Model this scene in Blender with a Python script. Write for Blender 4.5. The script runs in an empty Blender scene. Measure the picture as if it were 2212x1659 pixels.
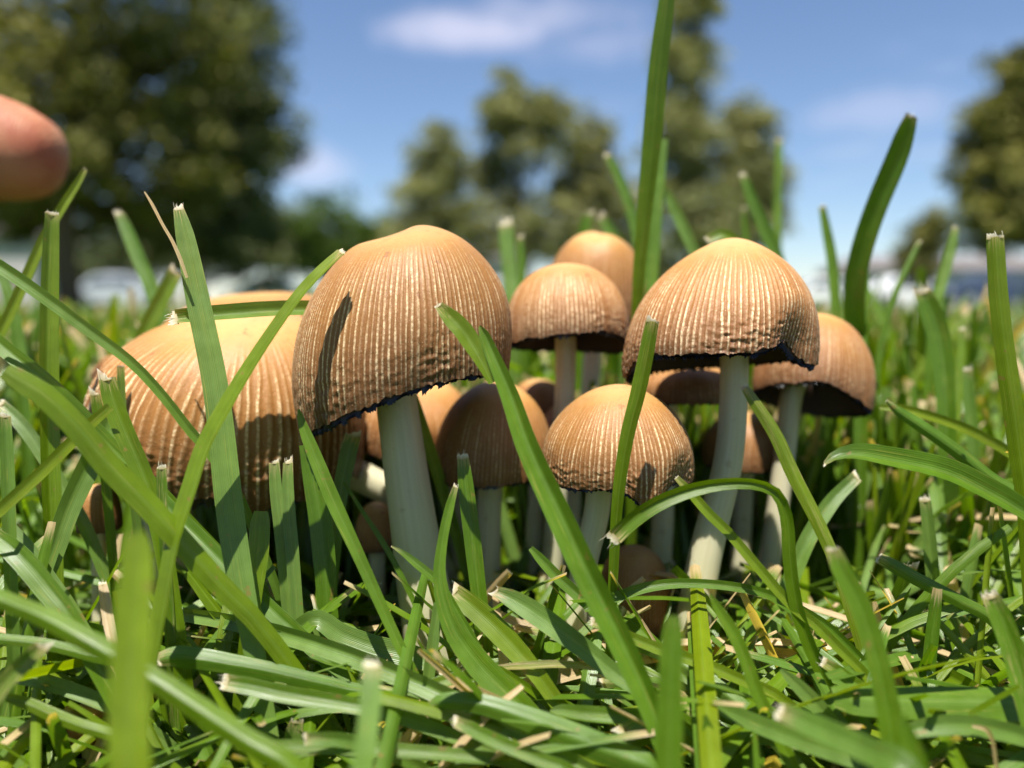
import bpy, math, random
import numpy as np
from mathutils import Vector, Matrix

# ------------------------------------------------------------------ camera, sky, sun, exposure
scene = bpy.context.scene
COL = scene.collection
R_ = math.radians
CAM_H = 0.060
FPX = 1720.0                       # focal length in pixels of a 2212 x 1659 picture (28 mm equivalent)
PITCH = math.atan((829.5 - 662.0) / FPX)
cam_d = bpy.data.cameras.new('camera'); cam = bpy.data.objects.new('camera', cam_d); COL.objects.link(cam)
cam.location = (0, 0, CAM_H); cam.rotation_euler = (math.pi/2 - PITCH, 0, 0)
cam_d.sensor_width = 36.0; cam_d.lens = 36.0 * FPX / 2212.0
cam_d.clip_start = 0.002; cam_d.clip_end = 2000
cam_d.dof.use_dof = True; cam_d.dof.focus_distance = 0.1025; cam_d.dof.aperture_fstop = 11.5
scene.camera = cam
SUN_EL, SUN_AZ = R_(72), R_(-12)    # azimuth measured from straight behind the camera, minus = to its left
sun_dir = Vector((math.sin(SUN_AZ)*math.cos(SUN_EL), -math.cos(SUN_AZ)*math.cos(SUN_EL), math.sin(SUN_EL)))
sl = bpy.data.lights.new('sun', 'SUN'); sl.energy = 5.0; sl.angle = R_(0.53); sl.color = (1.0, 0.955, 0.88)
so = bpy.data.objects.new('sun', sl); COL.objects.link(so)
so.rotation_euler = sun_dir.to_track_quat('Z', 'Y').to_euler(); so.location = (0, 0, 30)
world = bpy.data.worlds.new('World'); scene.world = world; world.use_nodes = True
vs = scene.view_settings; vs.view_transform = 'Standard'; vs.look = 'None'; vs.exposure = 1.28; vs.gamma = 1.0
vs.use_curve_mapping = False
scene.cycles.use_denoising = True
scene.cycles.max_bounces = 8; scene.cycles.transmission_bounces = 6; scene.cycles.diffuse_bounces = 5
scene.cycles.sample_clamp_indirect = 6.0

CAMP = np.array([0, 0, CAM_H])
FWD = np.array([0, math.cos(PITCH), -math.sin(PITCH)]); UPV = np.array([0, math.sin(PITCH), math.cos(PITCH)]); RGT = np.array([1.0, 0, 0])
def P(u, v, D):                     # a pixel of the photograph and a distance -> a point of the place
    return CAMP + FWD*D + RGT*((u-1106)/FPX*D) - UPV*((v-829.5)/FPX*D)
def proj(p):
    q = np.asarray(p) - CAMP
    D = q @ FWD
    return 1106 + (q @ RGT)/D*FPX, 829.5 - (q @ UPV)/D*FPX, D

class NT:                           # small helper for node trees
    def __init__(s, tree): s.t = tree; tree.nodes.clear()
    def n(s, typ, **kw):
        nd = s.t.nodes.new(typ)
        for k, v in kw.items():
            if k.startswith('i_'):
                key = k[2:].replace('_', ' ')
                key = int(key) if key.isdigit() else key
                s.put(nd.inputs[key], v)
            else: setattr(nd, k, v)
        return nd
    def put(s, sock, v):
        if isinstance(v, bpy.types.NodeSocket): s.t.links.new(v, sock)
        elif isinstance(v, bpy.types.Node): s.t.links.new(v.outputs[0], sock)
        else: sock.default_value = v
    def math(s, op, a, b=0.0, c=0.0, clamp=False):
        m = s.n('ShaderNodeMath', operation=op, use_clamp=clamp)
        for i, x in enumerate((a, b, c)):
            s.put(m.inputs[i], x)
        return m.outputs[0]
    def vmath(s, op, a, b=None):
        m = s.n('ShaderNodeVectorMath', operation=op); s.put(m.inputs[0], a)
        if b is not None: s.put(m.inputs[1], b)
        return m
    def mix(s, f, a, b, mode='MIX'):
        m = s.n('ShaderNodeMix', data_type='RGBA', blend_type=mode, clamp_factor=True)
        s.put(m.inputs[0], f); s.put(m.inputs[6], a); s.put(m.inputs[7], b)
        return m.outputs[2]
    def ramp(s, f, stops):
        r = s.n('ShaderNodeValToRGB'); s.put(r.inputs[0], f)
        el = r.color_ramp.elements
        while len(el) < len(stops): el.new(0.5)
        for e, (p, c) in zip(el, stops):
            e.position = p; e.color = c if len(c) == 4 else (*c, 1)
        return r.outputs[0]
    def step(s, x, a, b):
        m = s.n('ShaderNodeMapRange', interpolation_type='SMOOTHSTEP')
        s.put(m.inputs[0], x); m.inputs[1].default_value = a; m.inputs[2].default_value = b
        return m.outputs[0]
    def attr(s, name, out='Fac'):
        return s.n('ShaderNodeAttribute', attribute_name=name).outputs[out]
    def noise(s, vec, scale, detail=3.0, rough=0.55):
        nd = s.n('ShaderNodeTexNoise'); s.put(nd.inputs['Vector'], vec); nd.inputs['Scale'].default_value = scale
        nd.inputs['Detail'].default_value = detail; nd.inputs['Roughness'].default_value = rough
        return nd.outputs[0]
def rgb(r, g, b): return (r, g, b, 1)

# sky: daylight sky with thin fair-weather clouds
def build_sky():
    N = NT(world.node_tree)
    sky = N.n('ShaderNodeTexSky', sky_type='NISHITA', sun_disc=False, sun_elevation=SUN_EL,
              sun_rotation=math.pi - SUN_AZ, air_density=1.0, dust_density=0.05, ozone_density=3.2)
    d = N.n('ShaderNodeTexCoord').outputs['Generated']
    sep = N.n('ShaderNodeSeparateXYZ', i_Vector=d)
    den = N.math('ADD', N.math('MAXIMUM', sep.outputs[2], 0.0), 0.16)
    pl = N.n('ShaderNodeCombineXYZ'); N.put(pl.inputs[0], N.math('DIVIDE', sep.outputs[0], den)); N.put(pl.inputs[1], N.math('DIVIDE', sep.outputs[1], den))
    wisp = N.step(N.noise(pl.outputs[0], 1.15, 6.0, 0.6), 0.54, 0.86)
    fac = N.math('MULTIPLY', wisp, 0.42)
    soft = N.noise(d, 9.0, 5.0, 0.6)
    for (u, v, ru, rv, k) in ((1060, 66, 210, 44, .72), (1180, 40, 230, 50, .45), (1300, 95, 190, 46, .30), (690, 362, 95, 42, .50), (1880, 240, 190, 40, .30), (430, 480, 90, 60, .5)):
        c = Vector(P(u, v, 1) - CAMP).normalized()
        right = c.cross(Vector((0, 0, 1))).normalized(); up = right.cross(c)
        a = N.math('DIVIDE', N.vmath('DOT_PRODUCT', d, tuple(right)).outputs['Value'], ru/FPX)
        b = N.math('DIVIDE', N.vmath('DOT_PRODUCT', d, tuple(up)).outputs['Value'], rv/FPX)
        r2 = N.math('SQRT', N.math('ADD', N.math('MULTIPLY', a, a), N.math('MULTIPLY', b, b)))
        front = N.math('GREATER_THAN', N.vmath('DOT_PRODUCT', d, tuple(c)).outputs['Value'], 0.0)
        r2 = N.math('ADD', r2, N.math('MULTIPLY', N.math('SUBTRACT', soft, 0.5), 2.2))
        m = N.math('MULTIPLY', N.math('SUBTRACT', 1.0, N.step(r2, 0.0, 1.25)), front)
        fac = N.math('MAXIMUM', fac, N.math('MULTIPLY', m, k))
    col = N.mix(N.math('MULTIPLY', fac, 0.9), N.mix(1.0, sky.outputs[0], rgb(.99, 1.0, 1.06), 'MULTIPLY'), rgb(6.9, 6.8, 8.3))
    bg = N.n('ShaderNodeBackground', i_Color=col, i_Strength=0.055)
    out = N.n('ShaderNodeOutputWorld'); N.put(out.inputs[0], bg)
build_sky()

# ------------------------------------------------------------------ helpers
rng = np.random.default_rng(11); random.seed(5)
def hash3(i, j, k):
    h = (i*374761393 + j*668265263 + k*2147483647*3 + 974711) & 0xffffffff
    h = ((h ^ (h >> 13))*1274126177) & 0xffffffff
    h = (h ^ (h >> 16))
    return (h & 0xffff)/65535.0
def vnoise(x, y, z):
    x, y, z = np.broadcast_arrays(np.asarray(x, float), np.asarray(y, float), np.asarray(z, float))
    xi, yi, zi = np.floor(x).astype(np.int64), np.floor(y).astype(np.int64), np.floor(z).astype(np.int64)
    fx, fy, fz = x-xi, y-yi, z-zi
    fx, fy, fz = fx*fx*(3-2*fx), fy*fy*(3-2*fy), fz*fz*(3-2*fz)
    r = 0
    for a in (0, 1):
        for b in (0, 1):
            for c in (0, 1):
                w = (fx if a else 1-fx)*(fy if b else 1-fy)*(fz if c else 1-fz)
                r = r + w*hash3(xi+a, yi+b, zi+c)
    return r*2-1
def fbm(x, y, z, o=3):
    s = 0; a = 1; t = 0
    for i in range(o):
        s = s + a*vnoise(x*2**i+i*17.3, y*2**i+i*5.1, z*2**i); t += a; a *= .5
    return s/t
def sstep(a, b, x):
    t = np.clip((x-a)/(b-a), 0, 1); return t*t*(3-2*t)

def mesh_obj(name, verts, faces, mat, parent=None, uv=None, attrs=None, smooth=True, loc=None):
    """verts (n,3) array; faces an (m,4) array, or a list of tuples"""
    me = bpy.data.meshes.new(name)
    verts = np.asarray(verts, dtype=np.float32)
    if isinstance(faces, np.ndarray):
        nf, k = faces.shape
        me.vertices.add(len(verts)); me.vertices.foreach_set('co', verts.ravel())
        me.loops.add(nf*k); me.loops.foreach_set('vertex_index', faces.astype(np.int32).ravel())
        me.polygons.add(nf); me.polygons.foreach_set('loop_start', np.arange(0, nf*k, k, dtype=np.int32))
        me.update(calc_edges=True)
    else:
        me.from_pydata([tuple(map(float, v)) for v in verts], [], [tuple(f) for f in faces]); me.update()
    if smooth: me.polygons.foreach_set('use_smooth', np.ones(len(me.polygons), dtype=bool))
    if uv is not None:
        l = me.uv_layers.new(name='UVMap')
        vi = np.empty(len(me.loops), dtype=np.int32); me.loops.foreach_get('vertex_index', vi)
        l.data.foreach_set('uv', np.asarray(uv, dtype=np.float32)[vi].ravel())
    for an, av in (attrs or {}).items():
        a = me.attributes.new(an, 'FLOAT', 'POINT'); a.data.foreach_set('value', np.broadcast_to(np.asarray(av, dtype=np.float32), (len(verts),)).copy())
    if mat: me.materials.append(mat)
    o = bpy.data.objects.new(name, me); COL.objects.link(o)
    if parent: o.parent = parent
    if loc is not None: o.location = loc
    return o
def tag(o, label, cat, group=None):
    o['label'] = label; o['category'] = cat
    if group: o['group'] = group
    return o
def structure(o, kind='structure', label=None, cat=None):
    o['kind'] = kind
    if label: o['label'] = label
    if cat: o['category'] = cat
    return o
def empty(name, loc, label, cat, group=None, rotz=0):
    o = bpy.data.objects.new(name, None); COL.objects.link(o); o.location = loc; o.rotation_euler = (0, 0, rotz)
    o.empty_display_size = .02
    return tag(o, label, cat, group)
def grid_faces(nr, nc, wrap=False, off=0):
    i, j = np.meshgrid(np.arange(nr-1), np.arange(nc if wrap else nc-1), indexing='ij')
    j2 = (j+1) % nc
    return (np.stack([i*nc+j, i*nc+j2, (i+1)*nc+j2, (i+1)*nc+j], -1).reshape(-1, 4) + off)
def catmull(pts, n):
    pts = np.asarray(pts, float)
    if len(pts) == 2: 
        t = np.linspace(0, 1, n)[:, None]; return pts[0]*(1-t)+pts[1]*t
    d = np.r_[0, np.cumsum(np.maximum(np.linalg.norm(np.diff(pts[:, :3], axis=0), axis=1), 1e-9)**.7)]
    m = np.zeros_like(pts)
    m[1:-1] = (pts[2:]-pts[:-2])/(d[2:]-d[:-2])[:, None]
    m[0] = (pts[1]-pts[0])/(d[1]-d[0]); m[-1] = (pts[-1]-pts[-2])/(d[-1]-d[-2])
    q = np.linspace(0, d[-1], n); k = np.clip(np.searchsorted(d, q, side='right')-1, 0, len(d)-2)
    h = (d[k+1]-d[k]); t = ((q-d[k])/h)[:, None]; h = h[:, None]
    return ((2*t**3-3*t**2+1)*pts[k] + (t**3-2*t**2+t)*h*m[k] + (-2*t**3+3*t**2)*pts[k+1] + (t**3-t**2)*h*m[k+1])
def tube(path, radii, sides, jitter=0.0, seed=0):
    path = np.asarray(path, float); n = len(path)
    T = np.gradient(path, axis=0); T /= np.linalg.norm(T, axis=1)[:, None]
    ref = np.array([0, 1.0, 0]) if abs(T[0][1]) < .8 else np.array([1.0, 0, 0])
    A = np.cross(T, ref); A /= np.linalg.norm(A, axis=1)[:, None]; B = np.cross(T, A)
    th = np.linspace(0, 2*math.pi, sides, endpoint=False)
    r = np.asarray(radii)[:, None]*np.ones((n, sides))
    if jitter: r = r*(1+jitter*fbm(np.cos(th)[None]*1.3+seed, np.sin(th)[None]*1.3, np.linspace(0, 4, n)[:, None]))
    V = path[:, None]+r[..., None]*(np.cos(th)[None, :, None]*A[:, None]+np.sin(th)[None, :, None]*B[:, None])
    uv = np.stack(np.broadcast_arrays(np.linspace(0, 1, sides)[None], np.linspace(0, 1, n)[:, None]), -1).reshape(-1, 2)
    return V.reshape(-1, 3), grid_faces(n, sides, True), uv

# ------------------------------------------------------------------ materials
def new_mat(name):
    m = bpy.data.materials.new(name); m.use_nodes = True
    return m, NT(m.node_tree)
def finish(N, bsdf): 
    o = N.n('ShaderNodeOutputMaterial'); N.put(o.inputs[0], bsdf)
def simple(name, col, rough=.6, spec=.4, metal=0.0, var=.15, scale=8.0, **kw):
    m, N = new_mat(name)
    oc = N.n('ShaderNodeTexCoord').outputs['Object']
    nz = N.noise(oc, scale, 4)
    c = N.mix(nz, rgb(*[x*(1-var) for x in col]), rgb(*[min(1, x*(1+var)) for x in col]))
    b = N.n('ShaderNodeBsdfPrincipled', i_Base_Color=c, i_Roughness=rough, i_Metallic=metal, i_Specular_IOR_Level=spec)
    for k, v in kw.items(): N.put(b.inputs[k.replace('_', ' ')], v)
    finish(N, b); return m

def grass_material():
    m, N = new_mat('grass')
    uv = N.n('ShaderNodeUVMap').outputs[0]; s = N.n('ShaderNodeSeparateXYZ', i_Vector=uv)
    tint, dry = N.attr('tint'), N.attr('dry')
    oc = N.n('ShaderNodeTexCoord').outputs['Object']
    base = N.ramp(tint, [(0.0, (.126, .208, .040)), (.3, (.075, .158, .008)), (.6, (.090, .168, .003)), (1.0, (.152, .212, .003))])
    # veins along the blade
    ux = s.outputs[0]
    vein = N.math('ABSOLUTE', N.math('SINE', N.math('MULTIPLY', ux, 44.0)))
    rib = N.math('SUBTRACT', 1.0, N.step(N.math('ABSOLUTE', N.math('SUBTRACT', ux, .5)), 0.0, .07))
    nz = N.noise(oc, 420.0, 4); nz2 = N.noise(oc, 90.0, 3)
    comb = N.n('ShaderNodeCombineXYZ'); N.put(comb.inputs[0], N.math('MULTIPLY', ux, 9.0)); N.put(comb.inputs[1], N.math('MULTIPLY', s.outputs[1], 5.0)); N.put(comb.inputs[2], N.math('MULTIPLY', tint, 91.0))
    streak = N.noise(comb.outputs[0], 1.6, 5, .65)
    cv = N.n('ShaderNodeCombineXYZ'); N.put(cv.inputs[0], N.math('MULTIPLY', ux, 17.0)); N.put(cv.inputs[1], N.math('MULTIPLY', s.outputs[1], .35)); N.put(cv.inputs[2], N.math('MULTIPLY', tint, 57.0))
    vein = N.math('ADD', N.math('MULTIPLY', vein, .35), N.math('MULTIPLY', N.noise(cv.outputs[0], 1.0, 3, .7), .9))
    k = N.math('MULTIPLY_ADD', vein, .55, .58)
    k = N.math('MULTIPLY', k, N.math('MULTIPLY_ADD', nz, .5, .74))
    k = N.math('MULTIPLY', k, N.math('MULTIPLY_ADD', nz2, .7, .66))
    kc = N.n('ShaderNodeCombineXYZ'); [N.put(kc.inputs[i], k) for i in range(3)]
    c = N.mix(1.0, base, kc.outputs[0], 'MULTIPLY')
    c = N.mix(N.math('MULTIPLY', rib, .30), c, rgb(.15, .24, .045))
    c = N.mix(N.math('MULTIPLY', N.step(streak, .55, .74), .62), c, rgb(.26, .26, .045))
    df = N.math('ADD', dry, N.math('MULTIPLY', N.math('SUBTRACT', streak, .5), N.math('MULTIPLY', N.step(dry, 0.02, .2), 1.3)))
    straw = N.mix(N.noise(oc, 260, 4), rgb(.42, .29, .13), rgb(.56, .46, .28))
    straw = N.mix(N.step(vein, .72, .95), straw, rgb(.30, .17, .07))
    df = N.step(df, .25, .75)
    c = N.mix(df, c, straw)
    spot = N.math('MULTIPLY', N.step(N.noise(oc, 560, 2), .69, .74), .7)
    c = N.mix(spot, c, rgb(.20, .14, .035))
    h = N.math('ADD', N.math('MULTIPLY', vein, 1.0), N.math('MULTIPLY', nz, .35))
    bump = N.n('ShaderNodeBump', i_Strength=.55, i_Distance=.00010, i_Height=h)
    b = N.n('ShaderNodeBsdfPrincipled', i_Base_Color=c, i_Roughness=N.math('MULTIPLY_ADD', nz, .30, .20), i_Specular_IOR_Level=.60, i_Normal=bump)
    tc = N.mix(1.0, c, rgb(2.0, 1.9, .40), 'MULTIPLY')
    t = N.n('ShaderNodeBsdfTranslucent', i_Color=tc, i_Normal=bump)
    mx = N.n('ShaderNodeMixShader', i_0=.42, i_1=b.outputs[0], i_2=t.outputs[0])
    finish(N, mx); return m
def straw_material():
    m, N = new_mat('dry_straw')
    uv = N.n('ShaderNodeUVMap').outputs[0]; s = N.n('ShaderNodeSeparateXYZ', i_Vector=uv)
    oc = N.n('ShaderNodeTexCoord').outputs['Object']
    v = N.math('ABSOLUTE', N.math('SINE', N.math('MULTIPLY', s.outputs[0], 28.0)))
    c = N.mix(s.outputs[1], rgb(.36, .30, .13), rgb(.66, .61, .48))
    c = N.mix(N.math('MULTIPLY', N.step(N.noise(oc, 700, 4), .5, .7), .6), c, rgb(.36, .22, .10))
    b = N.n('ShaderNodeBsdfPrincipled', i_Base_Color=c, i_Roughness=.6)
    t = N.n('ShaderNodeBsdfTranslucent', i_Color=c)
    finish(N, N.n('ShaderNodeMixShader', i_0=.3, i_1=b.outputs[0], i_2=t.outputs[0])); return m
def cap_material():
    m, N = new_mat('mushroom_cap')
    oc = N.n('ShaderNodeTexCoord').outputs['Object']; rnd = N.n('ShaderNodeObjectInfo').outputs['Random']
    s, st = N.attr('s'), N.attr('streak')
    fine = N.noise(oc, 2600, 5, .65); mid = N.noise(oc, 700, 4, .6); big = N.noise(oc, 160, 3)
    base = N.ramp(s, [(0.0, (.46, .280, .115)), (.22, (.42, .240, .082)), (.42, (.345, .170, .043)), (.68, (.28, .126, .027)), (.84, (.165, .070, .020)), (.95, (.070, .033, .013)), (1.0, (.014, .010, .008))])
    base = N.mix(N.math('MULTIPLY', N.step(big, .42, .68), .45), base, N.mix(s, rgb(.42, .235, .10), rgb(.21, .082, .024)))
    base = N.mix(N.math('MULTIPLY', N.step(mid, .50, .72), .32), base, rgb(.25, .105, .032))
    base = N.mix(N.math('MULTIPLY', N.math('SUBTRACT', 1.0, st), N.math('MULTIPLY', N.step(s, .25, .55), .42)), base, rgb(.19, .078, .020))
    gran = N.math('MULTIPLY', st, N.math('ADD', .35, N.math('MULTIPLY', N.step(fine, .42, .60), .75)))
    gran = N.math('MULTIPLY', gran, N.math('SUBTRACT', 1.0, N.math('MULTIPLY', N.step(s, .90, 1.0), .6)), clamp=True)
    fleck = N.math('MULTIPLY', N.step(N.noise(oc, 5200, 2), .66, .74), N.math('MULTIPLY', N.step(s, .12, .4), .55))
    gran = N.math('MAXIMUM', N.math('MULTIPLY', gran, N.math('MULTIPLY_ADD', big, 1.1, .40)), fleck)
    c = N.mix(N.math('MULTIPLY', gran, .85), base, rgb(.80, .63, .37))
    spots = N.math('MULTIPLY', N.step(N.noise(oc, 330, 2), .70, .76), .7)
    c = N.mix(spots, c, rgb(.20, .075, .025))
    c = N.mix(1.0, c, N.ramp(rnd, [(0.0, (.84, .82, .84)), (.5, (1.0, .98, .98)), (1.0, (1.12, 1.10, 1.16))]), 'MULTIPLY')
    h = N.math('ADD', N.math('MULTIPLY', st, .6), N.math('ADD', N.math('MULTIPLY', fine, .5), N.math('MULTIPLY', mid, .8)))
    bump = N.n('ShaderNodeBump', i_Strength=N.math('MULTIPLY_ADD', N.step(s, .15, .5), .55, .12), i_Distance=.00022, i_Height=h)
    b = N.n('ShaderNodeBsdfPrincipled', i_Base_Color=c, i_Roughness=.52, i_Specular_IOR_Level=.32, i_Normal=bump)
    b.inputs['Subsurface Weight'].default_value = .12; b.inputs['Subsurface Radius'].default_value = (1, .45, .2); b.inputs['Subsurface Scale'].default_value = .0018
    finish(N, b); return m
def stem_material():
    m, N = new_mat('mushroom_stem')
    uv = N.n('ShaderNodeUVMap').outputs[0]; s = N.n('ShaderNodeSeparateXYZ', i_Vector=uv)
    oc = N.n('ShaderNodeTexCoord').outputs['Object']
    cmb = N.n('ShaderNodeCombineXYZ'); N.put(cmb.inputs[0], N.math('MULTIPLY', s.outputs[0], 26.0)); N.put(cmb.inputs[1], N.math('MULTIPLY', s.outputs[1], 1.6))
    fib = N.noise(cmb.outputs[0], 1.0, 4, .6)
    c = N.mix(N.step(fib, .35, .7), rgb(.41, .385, .26), rgb(.47, .445, .31))
    c = N.mix(N.math('MULTIPLY', N.noise(oc, 140, 3), .35), c, rgb(.38, .28, .17))
    c = N.mix(N.math('MULTIPLY', N.step(s.outputs[1], .35, .95), .55), c, rgb(.33, .36, .17))
    c = N.mix(N.math('MULTIPLY', N.step(N.noise(oc, 420, 4), .60, .72), .35), c, rgb(.22, .15, .08))
    bump = N.n('ShaderNodeBump', i_Strength=.25, i_Distance=.00015, i_Height=fib)
    b = N.n('ShaderNodeBsdfPrincipled', i_Base_Color=c, i_Roughness=.42, i_Normal=bump)
    b.inputs['Subsurface Weight'].default_value = .45; b.inputs['Subsurface Radius'].default_value = (1, .9, .6); b.inputs['Subsurface Scale'].default_value = .003
    finish(N, b); return m
def gill_material():
    m, N = new_mat('gills')
    oc = N.n('ShaderNodeTexCoord').outputs['Object']; e = N.attr('edge')
    c = N.mix(N.noise(oc, 500, 3), rgb(.060, .034, .022), rgb(.13, .075, .048))
    c = N.mix(e, c, rgb(.010, .008, .008))
    finish(N, N.n('ShaderNodeBsdfPrincipled', i_Base_Color=c, i_Roughness=N.math('MULTIPLY_ADD', e, -.35, .65))); return m
def ground_material():
    m, N = new_mat('soil_and_thatch')
    g = N.n('ShaderNodeNewGeometry').outputs['Position']
    near = N.noise(g, 260, 6, .7); far = N.noise(g, .55, 5, .6); mid = N.noise(g, 14, 5, .65)
    soil = N.ramp(near, [(.3, (.018, .012, .007)), (.55, (.06, .04, .02)), (.75, (.16, .10, .045))])
    green = N.mix(mid, rgb(.05, .095, .014), rgb(.085, .14, .024))
    green = N.mix(N.math('MULTIPLY', N.step(far, .5, .72), .5), green, rgb(.10, .14, .03))
    dist = N.vmath('LENGTH', g).outputs['Value']
    c = N.mix(N.step(dist, .35, 3.0), N.mix(.25, soil, rgb(.03, .05, .01)), green)
    bump = N.n('ShaderNodeBump', i_Strength=.8, i_Distance=.002, i_Height=near)
    finish(N, N.n('ShaderNodeBsdfPrincipled', i_Base_Color=c, i_Roughness=.95, i_Specular_IOR_Level=.1, i_Normal=bump)); return m
def leaf_material(name, a, b_):
    m, N = new_mat(name)
    t = N.attr('tint')
    c = N.mix(t, rgb(*a), rgb(*b_))
    b = N.n('ShaderNodeBsdfPrincipled', i_Base_Color=c, i_Roughness=.75, i_Specular_IOR_Level=.12)
    tr = N.n('ShaderNodeBsdfTranslucent', i_Color=N.mix(1.0, c, rgb(1.4, 1.4, .5), 'MULTIPLY'))
    finish(N, N.n('ShaderNodeMixShader', i_0=.25, i_1=b.outputs[0], i_2=tr.outputs[0])); return m
def skin_material():
    m, N = new_mat('skin')
    oc = N.n('ShaderNodeTexCoord').outputs['Object']
    c = N.mix(N.step(N.noise(oc, 70, 4), .38, .62), rgb(.37, .175, .092), rgb(.29, .088, .045))
    wv = N.n('ShaderNodeTexWave', bands_direction='X'); N.put(wv.inputs['Vector'], oc); wv.inputs['Scale'].default_value = 420.0; wv.inputs['Distortion'].default_value = 7.0
    ridge = N.math('ADD', N.noise(oc, 1500, 3), N.math('MULTIPLY', wv.outputs['Fac'], 1.6))
    b = N.n('ShaderNodeBsdfPrincipled', i_Base_Color=c, i_Roughness=.62, i_Specular_IOR_Level=.3, i_Normal=N.n('ShaderNodeBump', i_Strength=.3, i_Distance=.00015, i_Height=ridge).outputs[0])
    b.inputs['Subsurface Weight'].default_value = .12; b.inputs['Subsurface Radius'].default_value = (1, .35, .18); b.inputs['Subsurface Scale'].default_value = .0012
    finish(N, b); return m
M_GRASS, M_STRAW, M_CAP, M_STEM, M_GILL, M_SKIN = grass_material(), straw_material(), cap_material(), stem_material(), gill_material(), skin_material()
M_NAIL = simple('nail', (.46, .26, .20), .45, .4, scale=60)

# ------------------------------------------------------------------ ground
def ground_h(x, y):
    d = np.hypot(x, y)
    return .0022*fbm(x*60, y*60, 0.3, 3)*sstep(3, .8, d)
def build_ground():
    rr = np.r_[0, np.geomspace(.02, 1500, 110)]; th = np.linspace(0, 2*math.pi, 128, endpoint=False)
    x = rr[:, None]*np.cos(th); y = rr[:, None]*np.sin(th)
    V = np.stack([x, y, ground_h(x, y)], -1).reshape(-1, 3)
    structure(mesh_obj('ground', V, grid_faces(len(rr), len(th), True), ground_material()))
build_ground()

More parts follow.
